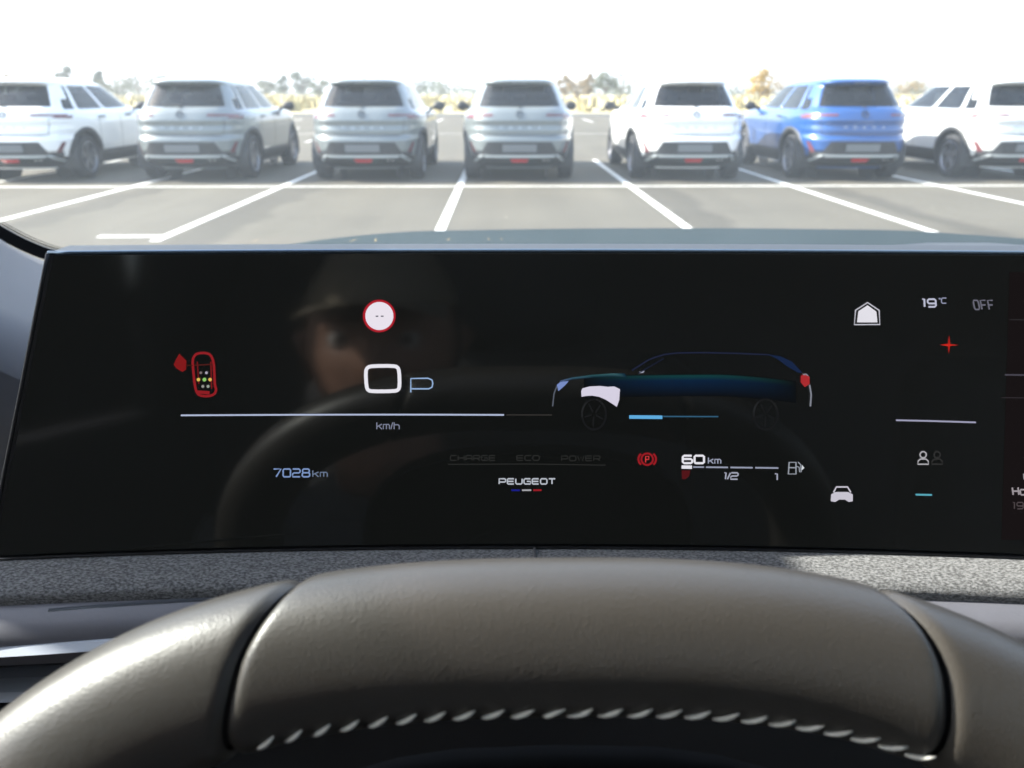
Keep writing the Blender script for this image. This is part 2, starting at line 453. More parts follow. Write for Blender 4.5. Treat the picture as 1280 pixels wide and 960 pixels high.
def build_car(with_label):
    e = empty('parked_car', with_label, 'car', (0, 0, 0), 'cars parked in the row opposite')
    # columns
    cols = []
    xf = [0, .12, .24, .36, .48, .6, .66, .72, .77, .80, .83]
    ty = [-.82 + 1.64 * i / 80 for i in range(81)]
    for x in xf: cols.append(('r', x, 1))
    for t_ in ty: cols.append(('s', t_, 1))
    for x in xf[::-1]: cols.append(('f', x, 1))
    nf = len(cols)
    for x in xf[1:]: cols.append(('f', x, -1))
    for t_ in ty[::-1]: cols.append(('s', t_, -1))
    for x in xf[::-1][:-1]: cols.append(('r', x, -1))
    n = len(cols); V = []
    def pt(rg, c):
        z, yr, yf, wd, ex = rg; yc = (yr + yf) / 2; L_ = (yf - yr) / 2
        if c[0] == 's':
            t_ = c[1]; return Vector((c[2] * wd * (1 - abs(t_) ** ex) ** (1 / ex), yc + L_ * t_, z))
        q = (1 - c[1] ** ex) ** (1 / ex)
        return Vector((c[2] * c[1] * wd, yc + (-L_ if c[0] == 'r' else L_) * q, z))
    for rg in DR:
        for c in cols: V.append(pt(rg, c))
    # clamp belt: wheel arches
    AR = .40
    dele = set()
    for i, v in enumerate(V):
        if abs(v.x) > .55 and v.z < 1.0:
            for wy in WY:
                d = Vector((0, v.y - wy, v.z - WR))
                if d.length < AR:
                    if d.length < AR - .03: dele.add(i)
                    else:
                        d = d.normalized() * AR; V[i] = Vector((v.x, wy + d.y, WR + d.z))
    Fb, Fc, Fw, Fr, Ff = [], [], [], [], []
    for i in range(len(DR) - 1):
        za, zb = DR[i][0], DR[i + 1][0]; zm = (za + zb) / 2
        for j in range(n):
            k = (j + 1) % n; f = (i * n + j, i * n + k, (i + 1) * n + k, (i + 1) * n + j)
            if any(q in dele for q in f): continue
            ca, cb_ = cols[j], cols[k]
            if ca[0] == 's' and cb_[0] == 's' and 1.05 < zm < 1.40:
                tm = (ca[1] + cb_[1]) / 2
                lo_t = -.66 - (.10 if zm < 1.2 else 0)
                hi_t = .76
                if lo_t < tm < hi_t and not (-.02 < tm < .045) and not (-.60 < tm < -.53):
                    Fw.append(f); continue
            if ca[0] == 'r' and cb_[0] == 'r' and 1.10 < zm < 1.40 and max(ca[1], cb_[1]) <= .80: Fr.append(f); continue
            if ca[0] == 'f' and cb_[0] == 'f' and 1.05 < zm < 1.40 and max(ca[1], cb_[1]) <= .80: Ff.append(f); continue
            if zm < (.43 if ca[0] == 'r' and cb_[0] == 'r' else .36) and i > 0: Fc.append(f)
            else: Fb.append(f)
    bottom = [j for j in range(n)]
    def sub(name, F, m):
        use = sorted({q for f in F for q in f}); mp = {q: i for i, q in enumerate(use)}
        return fixn(mesh(name, [V[q] for q in use], [tuple(mp[q] for q in f) for f in F], m, e))
    Fb.append(tuple(bottom))
    body = sub('body', Fb, P_WHITE)
    so = body.modifiers.new('thickness', 'SOLIDIFY'); so.thickness = .018; so.offset = -1
    sub('lower_cladding', Fc, BLACKP)
    split_loose(sub('side_window', Fw, CARGLASS)); sub('rear_window', Fr, CARGLASS); sub('windscreen', Ff, CARGLASS)
    # interior: floor pan, seats, dash
    b = MB(); b.box((0, 2.1, .70), (1.5, 2.9, .5)); b.build('cabin_floor', BLACKP, e)
    for x in (-.36, .36):
        b = MB(); b.box((x, 2.0, 1.05), (.46, .16, .5)); b.box((x, 1.97, 1.36), (.25, .1, .16)); bevel(b.build('front_seat', SEATM, e), .05)
    b = MB(); b.box((0, 1.05, 1.0), (1.15, .16, .36))
    for x in (-.38, 0, .38): b.box((x, 1.03, 1.22), (.22, .1, .12))
    bevel(b.build('rear_seat', SEATM, e), .045)
    # wheel wells
    for s in (-1, 1):
        for wy in WY:
            b = MB(); rows = []
            for x in (.45, .86):
                rows.append([(s * x, wy + AR * cos(a), WR + AR * sin(a)) for a in [pi * (-.12 + 1.24 * k / 18) for k in range(19)]])
            b.grid(rows); b.add([(s * .45, wy + AR * cos(a), WR + AR * sin(a)) for a in [2 * pi * k / 18 for k in range(18)]], [tuple(range(18))])
            b.build('wheel_well', BLACKP, e, smooth=True)
            b = MB(); F1, F2, F3, F4 = [], [], [], []
            for k in range(25):
                a = pi * (-.10 + 1.20 * k / 24)
                def sp(R, off):
                    p = side_pt(wy + R * cos(a), max(.21, WR + R * sin(a)), s, off); return p
                F1.append(sp(AR - .012, -.03)); F2.append(sp(AR - .012, .012)); F3.append(sp(AR + .055, .010)); F4.append(sp(AR + .062, -.012))
            b.grid([F1, F2, F3, F4]); b.build('arch_trim', BLACKP, e, smooth=True)
            # wheel
            wb = MB(); prof = [(.215, -.10), (.245, -.11), (.30, -.112), (.326, -.10), (.335, -.075), (.335, .075), (.326, .10), (.30, .112), (.245, .11), (.215, .10)]
            rows = [[(s * WX + s * dx, wy + r_ * cos(2 * pi * k / 36), WR + r_ * sin(2 * pi * k / 36)) for k in range(36)] for r_, dx in prof]
            wb.grid(rows, True); ty_ = wb.build('wheel', TYRE, e, smooth=True)
            rb = MB(); rows = [[(s * (WX + dx), wy + r_ * cos(2 * pi * k / 36), WR + r_ * sin(2 * pi * k / 36)) for k in range(36)] for r_, dx in ((.232, .105), (.222, .108), (.212, .09), (.2, -.05))]
            rb.grid(rows, True)
            for k in range(5):
                a0 = 2 * pi * k / 5 + .3
                for da in (-.16, .16):
                    a = a0 + da
                    c0 = Vector((s * (WX + .075), wy, WR)); d = Vector((0, cos(a), sin(a))); u = Vector((0, -sin(a), cos(a)))
                    X = Vector((s * .02, 0, 0))
                    rb.add([c0 + d * .03 - u * .02, c0 + d * .03 + u * .02, c0 + d * .222 + u * .014 + X, c0 + d * .222 - u * .014 + X,
                            c0 + d * .03 - u * .02 - X * 2, c0 + d * .03 + u * .02 - X * 2, c0 + d * .222 + u * .014 - X, c0 + d * .222 - u * .014 - X],
                           [(0, 1, 2, 3), (4, 7, 6, 5), (0, 3, 7, 4), (1, 5, 6, 2), (0, 4, 5, 1), (2, 6, 7, 3)])
            rb.add([(s * (WX + .10), wy + .045 * cos(2 * pi * k / 16), WR + .045 * sin(2 * pi * k / 16)) for k in range(16)], [tuple(range(16))])
            rb.build('rim', RIM, ty_)
            db = MB(); db.add([(s * (WX - .02), wy + .21 * cos(2 * pi * k / 24), WR + .21 * sin(2 * pi * k / 24)) for k in range(24)], [tuple(range(24))]); db.build('brake_disc', BLACKP, ty_)
    # rear details
    for s in (-1, 1):
        b = MB(); patch(b, [(s * .40, .968), (s * .80, .962), (s * .825, .992), (s * .41, .998)], 10, 2, rear_pt, .010)
        patch(b, [(s * .66, .935), (s * .815, .925), (s * .82, .960), (s * .70, .965)], 6, 2, rear_pt, .009)
        b.build('tail_light', LAMP, e, smooth=False)
        b = MB(); patch(b, [(s * .665, .44), (s * .715, .435), (s * .765, .585), (s * .74, .59)], 5, 5, rear_pt, .006)
        b.build('reflector', LAMP, e)
    b = MB(); patch(b, [(-.60, .415), (.60, .415), (.49, .595), (-.49, .595)], 20, 4, rear_pt, .006); b.build('bumper_recess', BLACKP, e)
    b = MB(); patch(b, [(-.26, .45), (.26, .45), (.26, .56), (-.26, .56)], 6, 2, rear_pt, .014, .01); b.build('number_plate', PLATE, e)
    b = MB(); patch(b, [(-.54, .365), (.54, .365), (.54, .405), (-.54, .405)], 20, 1, rear_pt, .020, .03)
    for s in (-1, 1): patch(b, [(s * .68, .27), (s * .76, .27), (s * .60, .405), (s * .542, .405)], 4, 4, rear_pt, .020, .03)
    b.build('skid_trim', SKID, e)
    b = MB(); patch(b, [(-.72, .205), (.72, .205), (.56, .362), (-.56, .362)], 20, 4, rear_pt, .004); b.build('diffuser', BLACKP, e)
    b = MB(); patch(b, [(-.11, .29), (.11, .29), (.145, .345), (-.145, .345)], 4, 1, rear_pt, .022, .03); b.build('fog_lamp', FOG, e)
    b = MB(); patch(b, [(-.56, .685), (.56, .685), (.60, .70), (-.60, .70)], 20, 1, rear_pt, .003, .01)
    for s in (-1, 1): patch(b, [(s * .60, .69), (s * .607, .69), (s * .64, .93), (s * .633, .93)], 2, 6, rear_pt, .0025, .01)
    split_loose(b.build('tailgate_seam', BLACKP, e))
    # emblem: ring with a zigzag bar
    b = MB(); R = .052; zc = .995
    def rp(x, z, off=.012): return rear_pt(x, z, off)
    b.grid([[rp(r_ * cos(2 * pi * k / 24), zc + r_ * sin(2 * pi * k / 24), o_) for k in range(24)] for r_, o_ in ((R, 0), (R, .014), (R - .010, .014), (R - .010, 0))], True)
    b.add([rp(-.075, zc - .012), rp(-.005, zc - .012), rp(.008, zc + .004), rp(.075, zc + .012), rp(.005, zc + .012), rp(-.008, zc - .002)], [(0, 1, 5), (1, 2, 5), (2, 3, 4), (5, 2, 4)])
    b.build('emblem', CHROME, e)
    # tailgate lettering
    b = MB()
    G = {'M': [(0, 0, 0, 1), (0, 1, .5, .45), (.5, .45, 1, 1), (1, 1, 1, 0)], 'O': [(0, 0, 0, 1), (0, 1, 1, 1), (1, 1, 1, 0), (1, 0, 0, 0)], 'K': [(0, 0, 0, 1), (0, .5, 1, 1), (0, .5, 1, 0)], 'A': [(0, 0, .5, 1), (.5, 1, 1, 0), (.2, .35, .8, .35)]}
    for i, ch in enumerate('MOKKA'):
        x0 = -.30 + i * .145; z0 = .785
        for (a, c, a2, c2) in G[ch]:
            p = Vector((x0 + a * .04, z0 + c * .032)); q = Vector((x0 + a2 * .04, z0 + c2 * .032)); d = (q - p).normalized(); nn = Vector((-d.y, d.x)) * .0035
            b.add([rear_pt(v.x, v.y, .005) for v in (p - nn, q - nn, q + nn, p + nn)], [(0, 1, 2, 3)])
    for q_ in split_loose(b.build('letter', SKID, e)): pass
    b = MB(); patch(b, [(-.12, 1.432), (.12, 1.432), (.12, 1.442), (-.12, 1.442)], 3, 1, rear_pt, .004, .01); b.build('brake_light', SKID, e)
    b = MB(); b.tube([rear_pt(0, 1.115, .012), rear_pt(-.12, 1.135, .014), rear_pt(-.28, 1.14, .012)], .007, 6); b.tube([rear_pt(0, 1.09, 0), rear_pt(0, 1.115, .02)], .016, 8); b.build('rear_wiper', BLACKP, e)
    # small badge lower right
    b = MB()
    for k in (0, 1): patch(b, [(.36 + k * .065, .318), (.395 + k * .065, .318), (.395 + k * .065, .332), (.36 + k * .065, .332)], 1, 1, rear_pt, .012, .008)
    split_loose(b.build('badge', P_SILVER, e))
    # mirrors, handles, door seams
    for s in (-1, 1):
        b = MB(); c = Vector((s * .98, 2.72, 1.075)); rows = []
        for k in range(9):
            q = -1 + 2 * k / 8; rr = sqrt(max(0.02, 1 - abs(q) ** 3))
            rows.append([(c.x + s * q * .105, c.y + .055 * rr * cos(2 * pi * j / 16), c.z + .075 * rr * sin(2 * pi * j / 16) * (1 + .1 * q)) for j in range(16)])
        b.grid(rows, True); b.add(rows[0], [tuple(range(16))]); b.add(rows[-1], [tuple(range(16))])
        b.tube([(s * .80, 2.74, 1.03), (s * .90, 2.73, 1.045)], [.03, .025], 8)
        b.build('door_mirror', BLACKP, e, smooth=True)
        for y in (1.25, 2.2):
            b = MB(); patch(b, [(y, .925), (y + .19, .925), (y + .19, .95), (y, .95)], 4, 1, lambda a, z, o_, s=s: side_pt(a, z, s, o_), .022, .014)
            b.build('door_handle', BLACKP, e)
        b = MB()
        for y in (1.22, 1.98, 3.0):
            patch(b, [(y, .40), (y + .008, .40), (y + .008, 1.03), (y, 1.03)], 1, 14, lambda a, z, o_, s=s: side_pt(a, z, s, o_), .0015, .004)
        split_loose(b.build('door_seam', BLACKP, e))
        b = MB(); patch(b, [(1.25, .33), (2.9, .33), (2.9, .42), (1.25, .42)], 20, 2, lambda a, z, o_, s=s: side_pt(a, z, s, o_), .012, .02); b.build('sill_trim', BLACKP, e)
    b = MB(); b.tube([(0, .62, 1.515), (0, .50, 1.60)], [.012, .005], 6); b.build('antenna', BLACKP, e, smooth=True)
    return e
proto = build_car('silver grey green car with a small roof antenna, third from the left in the row')
def copy_tree(o, parent=None):
    c = o.copy(); C.objects.link(c)
    if parent: c.parent = parent
    for ch in list(o.children): copy_tree(ch, c)
    return c
CARS = [
 (-7.78, P_WHITE, 'white car at the left end of the row, cut by the frame', 0),
 (-5.03, P_GREY, 'grey green car with its right side in view, second from the left', 0),
 (-2.20, P_GREY, 'grey green car with a small roof antenna, third from the left in the row', 1),
 (.28, P_GREY, 'grey green car seen square from behind, in the middle of the row', 0),
 (3.06, P_WHITE, 'white car with black rear bumper recess, between the middle grey car and the blue car', 0),
 (5.73, P_BLUE, 'blue car, the only coloured one in the row', 0),
 (8.45, P_SILVER, 'pearl white car at the right end of the row, cut by the frame', 0)]
protos = list(proto.children)
for i, (x, pm, lb, ant) in enumerate(CARS):
    o = proto if i == 0 else copy_tree(proto)
    o.scale = (1.04, 1.04, 1.04); o.location = (x, 13.08, 0.0); o['label'] = lb
    for ch in list(o.children):
        base = ch.name.split('.')[0]
        if base == 'body':
            ch.material_slots[0].link = 'OBJECT'; ch.material_slots[0].material = pm
for i, (x, pm, lb, ant) in enumerate(CARS):
    pass
for o in [q for q in C.objects if q.name.split('.')[0] == 'antenna']:
    if abs(o.parent.location.x + 2.20) > .01: bpy.data.objects.remove(o)
bpy.data.objects  # keep

# ------------------------------------------------------------------ own car
car = empty('driven_car', 'dark car interior round the camera, wide curved dashboard screen behind the leather steering wheel', 'car', (0, 0, 0))
def R(x, y, z): return Vector((x, y, EYE + z))
def leather():
    m = bpy.data.materials.new('leather'); m.use_nodes = True; t = m.node_tree; bs = t.nodes['Principled BSDF']; L = t.links.new
    tc = t.nodes.new('ShaderNodeTexCoord')
    bs.inputs['Base Color'].default_value = (.046, .041, .035, 1); bs.inputs['Roughness'].default_value = .42; bs.inputs['Specular IOR Level'].default_value = .62
    v = t.nodes.new('ShaderNodeTexVoronoi'); v.inputs['Scale'].default_value = 2100; v.feature = 'SMOOTH_F1'; L(tc.outputs['Object'], v.inputs['Vector'])
    n = t.nodes.new('ShaderNodeTexNoise'); n.inputs['Scale'].default_value = 1100; n.inputs['Detail'].default_value = 4; L(tc.outputs['Object'], n.inputs['Vector'])
    a = t.nodes.new('ShaderNodeMath'); a.operation = 'ADD'; L(v.outputs['Distance'], a.inputs[0]); L(n.outputs['Fac'], a.inputs[1])
    b = t.nodes.new('ShaderNodeBump'); b.inputs['Strength'].default_value = .35; b.inputs['Distance'].default_value = .00020
    L(a.outputs[0], b.inputs['Height']); L(b.outputs[0], bs.inputs['Normal'])
    n2 = t.nodes.new('ShaderNodeTexNoise'); n2.inputs['Scale'].default_value = 40; n2.inputs['Detail'].default_value = 5; L(tc.outputs['Object'], n2.inputs['Vector'])
    mr = t.nodes.new('ShaderNodeMapRange'); mr.inputs[3].default_value = .34; mr.inputs[4].default_value = .46; L(n2.outputs['Fac'], mr.inputs[0]); L(mr.outputs[0], bs.inputs['Roughness'])
    return m
LEATHER = leather()
GROOVE = mat('groove_black', (.012, .012, .013), .6)
STITCH = mat('stitch_thread', (.88, .86, .80), .7)
DASHP = mat('dash_plastic', (.11, .11, .125), .45, noise=(30, .15), bump=(500, .2, .0004))
DARKP = mat('dark_trim', (.012, .012, .014), .45)
TRIMG = mat('pillar_trim_grey', (.08, .08, .088), .7, noise=(8, .1), bump=(300, .15, .0004))
ROOFM = mat('headliner', (.10, .10, .105), .95)
FABRIC = mat('dash_fabric', (.16, .165, .17), .95, bump=(1300, .5, .0005), sheen=.1)
def fabric_noise():
    t = FABRIC.node_tree; L = t.links.new; bs = t.nodes['Principled BSDF']
    tc = t.nodes.new('ShaderNodeTexCoord'); n = t.nodes.new('ShaderNodeTexNoise'); n.inputs['Scale'].default_value = 1300; n.inputs['Detail'].default_value = 2
    mp = t.nodes.new('ShaderNodeMapping'); mp.inputs['Scale'].default_value = (.55, 1, 1); L(tc.outputs['Object'], mp.inputs[0]); L(mp.outputs[0], n.inputs['Vector'])
    cr = t.nodes.new('ShaderNodeMapRange'); cr.inputs[1].default_value = .35; cr.inputs[2].default_value = .68; cr.inputs[3].default_value = .055; cr.inputs[4].default_value = .20
    L(n.outputs['Fac'], cr.inputs[0]); cc = t.nodes.new('ShaderNodeCombineColor')
    for i in range(3): L(cr.outputs[0], cc.inputs[i])
    L(cc.outputs[0], bs.inputs['Base Color'])
fabric_noise()
EDGE = mat('bezel_metal', (.13, .18, .24), .3, metal=.7)

# windscreen with its dark printed edge
WIND = glass_mat('windscreen_glass', (.93, .96, .95), dust=.021, dustcol=(.80, .93, 1.0, 1))
rows = []
for k in range(9):
    q = k / 8; y = 1.06 * (1 - q) + .16 * q; z = -.24 * (1 - q) + .36 * q + .03 * sin(pi * q); hw = .74 * (1 - q) + .66 * q
    rows.append([R(.37 + (hw + .37) * u, y - .10 * abs(u) ** 2.4, z) for u in [-1 + 2 * i / 16 for i in range(17)]])
b = MB(); b.grid(rows); wind = b.build('windscreen', WIND, car, smooth=True, fix=False)
# printed border at the lower left corner + dots
FRIT = mat('printed_border', (.008, .008, .009), .5)
FY = .80
def ribbon(b, pts, wpx, fn, closed=False):
    """ribbon of width wpx (pixels of the photo) along 2-D points, put on a surface by fn(px,py)"""
    n = len(pts); L_, R_ = [], []
    for i in range(n):
        a = pts[(i - 1) % n] if (closed or i > 0) else pts[i]; c = pts[(i + 1) % n] if (closed or i < n - 1) else pts[i]
        dx, dy = c[0] - a[0], c[1] - a[1]; l = sqrt(dx * dx + dy * dy) or 1
        nx, ny = -dy / l * wpx / 2, dx / l * wpx / 2
        L_.append(fn(pts[i][0] + nx, pts[i][1] + ny)); R_.append(fn(pts[i][0] - nx, pts[i][1] - ny))
    if closed: L_.append(L_[0]); R_.append(R_[0])
    b.grid([L_, R_])
crv = [(-220, 120), (-160, 170), (-90, 228), (-40, 265), (0, 291), (30, 307), (66, 321), (110, 327), (180, 332), (300, 334)]
crv = chaikin(crv, 2)
b = MB(); ribbon(b, [(x, y) for x, y in crv], 15, lambda x, y: at_y(x, y, FY)); 
fr = b.build('printed_border', FRIT, wind, fix=False); so = fr.modifiers.new('t', 'SOLIDIFY'); so.thickness = .002
b = MB()
for k in range(len(crv) - 1):
    for m_ in range(6):
        q = m_ / 6; x = crv[k][0] * (1 - q) + crv[k + 1][0] * q; y = crv[k][1] * (1 - q) + crv[k + 1][1] * q
        if -30 < x < 75:
            for rr_, off in ((1.0, 10.2), (.7, 13)):
                c = (x + off * .55, y - off * .85); b.add([at_y(c[0] + rr_ * cos(t_), c[1] + rr_ * sin(t_), FY) for t_ in [2 * pi * j / 6 for j in range(6)]], [tuple(range(6))])
b.build('printed_dots', FRIT, wind, fix=False)

# pillar trim (grey) below the border
rows = []
for k in range(10):
    q = k / 9; r_ = []
    for (x, y) in [(-420, 60), (-300, 150), (-160, 215), (-60, 262), (-5, 299), (30, 316), (66, 331), (120, 338), (220, 342)]:
        r_.append(at_y(x - 60 * q, y + 700 * q, max(.325, .74 - 2.6 * q)))
    rows.append(r_)
rows.insert(0, [p + Vector((0, .02, -.01)) for p in rows[0]])
b = MB(); b.grid(rows); o = b.build('pillar_trim', TRIMG, car, smooth=True, fix=False)

# A pillars, doors, roof, rear
def slab(name, pts_a, pts_b, m):  # loft between two quads
    b = MB(); b.add(list(pts_a) + list(pts_b), [(0, 1, 2, 3), (7, 6, 5, 4), (0, 4, 5, 1), (1, 5, 6, 2), (2, 6, 7, 3), (3, 7, 4, 0)]); return b.build(name, m, car)
for s in (-1, 1):
    R0 = R
    def R(x, y, z, s=s): return R0(x + (.74 if s > 0 else 0), y, z)
    slab('front_pillar', [R(s * .73, .46, -.26), R(s * .80, .46, -.26), R(s * .80, 1.02, -.26), R(s * .72, 1.02, -.26)],  # out of view, widened so it shades the left part of the fabric ledge
         [R(s * .64, .285, .365), R(s * .71, .285, .365), R(s * .70, .46, .375), R(s * .63, .46, .365)], TRIMG)
    slab('roof_rail', [R(s * .66, -1.9, .36), R(s * .71, -1.9, .36), R(s * .71, -1.9, .39), R(s * .66, -1.9, .39)], [R(s * .66, .20, .36), R(s * .71, .20, .36), R(s * .71, .20, .39), R(s * .66, .20, .39)], TRIMG)  # unseen, raised and cut short so the sun reaches the rim
    b = MB(); b.box(R(s * .74, -.55, -.66), (.06, 2.9, .80)); b.build('door_panel', DASHP, car)
    slab('door_pillar', [R(s * .72, -.30, -.27), R(s * .76, -.30, -.27), R(s * .76, -.46, -.27), R(s * .72, -.46, -.27)],
         [R(s * .60, -.20, .36), R(s * .65, -.20, .36), R(s * .65, -.46, .36), R(s * .60, -.46, .36)], TRIMG)
    slab('rear_pillar', [R(s * .72, -1.5, -.27), R(s * .76, -1.5, -.27), R(s * .76, -1.95, -.27), R(s * .72, -1.95, -.27)],
         [R(s * .60, -1.3, .36), R(s * .65, -1.3, .36), R(s * .65, -1.95, .36), R(s * .60, -1.95, .36)], TRIMG)
    b = MB(); b.grid([[R(s * .735, .80, -.26), R(s * .735, -1.5, -.26)], [R(s * .675, .26, .358), R(s * .675, -1.3, .358)]]); b.build('side_window', glass_mat('side_glass', (.85, .88, .88)), car, fix=False)
    R = R0
b = MB(); b.box(R(.37, -.90, .405), (2.14, 2.12, .04)); b.build('roof', ROOFM, car)
b = MB(); b.box(R(.37, -1.97, -.35), (2.3, .08, 1.2)); b.build('rear_wall', DASHP, car)
b = MB(); b.box(R(.37, -.4, -1.05), (2.3, 3.2, .05)); b.build('floor_carpet', DARKP, car)
for x in (0.0, .74):
    b = MB(); b.box(R(x - .0, -.62, -.42), (.48, .16, .62)); b.box(R(x, -.64, -.02), (.26, .11, .17)); b.box(R(x, -.32, -.80), (.50, .50, .16)); bevel(b.build('front_seat', SEATM, car), .05)

# dashboard
b = MB()
rows = []
for y, zl, zr in ((.335, -.085, -.085), (.40, -.095, -.092), (.55, -.135, -.125), (.80, -.172, -.1405), (1.0, -.206, -.192), (1.04, -.235, -.215)):
    rows.append([R(x, y, zl + (zr - zl) * min(1, max(0, (x - .02) / .45)) - .02 * max(0, abs(x) - .45) / .3) for x in [(-.52 * y) * (1 - i / 30) + 1.40 * i / 30 for i in range(31)]])
b.grid(rows)
rows2 = [[R(x, .335, z) for x in [-.175 + 1.6 * i / 24 for i in range(25)]] for z in (-.085, -.30)]
b.grid(rows2[::-1])
b.box(R(.37, .74, -.68), (2.1, .70, .62))
o = b.build('dash_top', DARKP, car, fix=False)

# bonnet outside
BON = paint('bonnet_paint', (.014, .024, .027), .0, .6)
BON.node_tree.nodes['Principled BSDF'].inputs['Coat Weight'].default_value = .0
BON.node_tree.nodes['Principled BSDF'].inputs['Specular IOR Level'].default_value = .02
rows = []
for k in range(20):
    q = k / 19; y = 1.09 + 1.02 * q
    zc = -.198 - .098 * (y - 1.09) / .81 - .35 * max(0, q - .80) ** 1.7
    rows.append([R(.37 + u * (1.12 - .06 * q), y - .12 * abs(u) ** 3 * (1 + .6 * q), zc - .008 - .015 * abs(u) ** 2 - .07 * abs(u) ** 8 - .008 * math.exp(-((u + .05) / .45) ** 2) * 0 + .003 * math.exp(-((abs(u) - .55) / .12) ** 2)) for u in [-1 + 2 * i / 40 for i in range(41)]])
b = MB(); b.grid(rows); o = b.build('bonnet', BON, car, smooth=True, fix=False); so = o.modifiers.new('t', 'SOLIDIFY'); so.thickness = .01
b = MB(); r = random.Random(3)
for (px, py) in ((448, 306), (475, 305), (562, 306), (612, 303), (628, 305), (655, 304), (636, 301), (700, 305), (330, 306)):
    p = at_y(px, py, 1.5); zc = EYE - .2 - .116 * (1.5 - 1.09) / .81
    a = r.uniform(0, 3); d = Vector((cos(a) * .010, sin(a) * .010, .002)); n_ = Vector((-sin(a) * .0018, cos(a) * .0018, 0))
    c = Vector((p.x, 1.45, EYE - .206 - .098 * .36 / .81 - .003)); b.add([c - d, c + n_, c + d, c - n_], [(0, 1, 2, 3)])
b.build('leaf_debris', LEAVES[3], car, fix=False)

# ------------------------------------------------------------------ dashboard screen
def yscr(x, z): return .300 - .20 * x * x + .15 * (z + .12)     # z relative to the eye
def S(px, py, off=0.0):
    d = ray(px, py); t = .3 / d.y
    for _ in range(8):
        y = yscr(d.x * t, d.z * t) - off; t = y / d.y
    return Vector((d.x * t, d.y * t, EYE + d.z * t))
def top_y(x): return 319.5 - 0.8 * ((x - 640) / 575)**2*0 - 2.5 * (1 - min(1.6, abs(x - 660) / 600) ** 2)
def bot_y(x): return 679.5 + 14 * ((x - 660) / 650) ** 2
SCR = bpy.data.materials.new('screen_glass'); SCR.use_nodes = True
bs = SCR.node_tree.nodes['Principled BSDF']; setp(bs, Roughness=.06); bs.inputs['Base Color'].default_value = (.006, .006, .006, 1); bs.inputs['Specular IOR Level'].default_value = .5
bs.inputs['Emission Color'].default_value = (.9, 1.0, .92, 1); bs.inputs['Emission Strength'].default_value = .0009
XL0, XL1, XR = 67, -8, 1720
def scr_grid(top_off, bot_off, lpad, off, nu=70, nv=8):
    rows = []
    for j in range(nv + 1):
        v = j / nv; rw = []
        for i in range(nu + 1):
            u = i / nu
            xt = (XL0 - lpad) * (1 - u) + XR * u; xb = (XL1 - lpad) * (1 - u) + (XR + 60) * u
            x = xt * (1 - v) + xb * v; yt = top_y(x) - top_off; yb = bot_y(x) + bot_off
            rw.append(S(x, yt * (1 - v) + yb * v, off))
        rows.append(rw)
    return rows
def slabgrid(name, rows, m, parent, th):
    b = MB(); b.grid(rows); back = [[p + Vector((0, th, 0)) for p in r_] for r_ in rows]; b.grid(back)
    F, K = rows, back
    per = F[0] + [r[-1] for r in F[1:]] + F[-1][::-1][1:] + [r[0] for r in F[::-1]][1:]
    pk = K[0] + [r[-1] for r in K[1:]] + K[-1][::-1][1:] + [r[0] for r in K[::-1]][1:]
    b.grid([per, pk]); o = b.build(name, m, parent, smooth=True)
    return o
disp = slabgrid('display', scr_grid(0, 0, 0, 0), SCR, car, .010)
disp['label'] = 'wide black curved dashboard screen'
bezel = slabgrid('bezel', scr_grid(3.2, 5, 7, -.0025), DARKP, disp, .016)
b = MB(); 
b.tube([S(x, top_y(x) - 3.4, -.002) for x in [60 + 1660 * i / 60 for i in range(61)]], .0008, 8)
b.build('edge_strip', EDGE, disp, smooth=True)
b = MB(); b.tube([S(x, bot_y(x) + 4.5, -.001) for x in [-14 + 1760 * i / 60 for i in range(61)]], .0007, 8)
b.tube([S(XL0 - 7 + (XL1 - XL0) * k / 10 * 1.0, 317 + 377 * k / 10, -.001) for k in range(11)], .0008, 8)
b.build('edge_strip', DARKP, disp, smooth=True)

# glowing graphics
GLOW = bpy.data.materials.new('screen_pixels'); GLOW.use_nodes = True
t = GLOW.node_tree; t.nodes.clear(); out = t.nodes.new('ShaderNodeOutputMaterial'); em = t.nodes.new('ShaderNodeEmission'); at = t.nodes.new('ShaderNodeAttribute'); at.attribute_name = 'glow'
t.links.new(at.outputs['Color'], em.inputs[0]); em.inputs[1].default_value = 1.0 / 2 ** EV; t.links.new(em.outputs[0], out.inputs[0])
class GR:
    def __init__(s, off=.0004): s.b = MB(); s.c = []; s.off = off
    def fn(s, x, y): return S(x, y, s.off)
    def stroke(s, pts, wd, col, closed=False):
        k = len(s.b.v); ribbon(s.b, pts, wd, s.fn, closed); s.c += [rgb(*col)] * (len(s.b.v) - k); return s
    def poly(s, pts, col):
        cx = sum(p[0] for p in pts) / len(pts); cy = sum(p[1] for p in pts) / len(pts)
        n = len(pts); s.b.add([s.fn(*p) for p in pts] + [s.fn(cx, cy)], [(i, (i + 1) % n, n) for i in range(n)]); s.c += [rgb(*col)] * (n + 1); return s
    def strip(s, P, Q, cp, cq):
        """gradient strip between two polylines; colours may be lists"""
        n = len(P); s.b.grid([[s.fn(*p) for p in P], [s.fn(*q) for q in Q]])
        s.c += [rgb(*(cp[i] if isinstance(cp, list) else cp)) for i in range(n)] + [rgb(*(cq[i] if isinstance(cq, list) else cq)) for i in range(n)]; return s
    def disc(s, x, y, r_, col, n=28): return s.poly([(x + r_ * cos(2 * pi * k / n), y + r_ * sin(2 * pi * k / n)) for k in range(n)], col)
    def build(s, name): return mesh(name, s.b.v, s.b.f, GLOW, disp, False, cols=s.c)
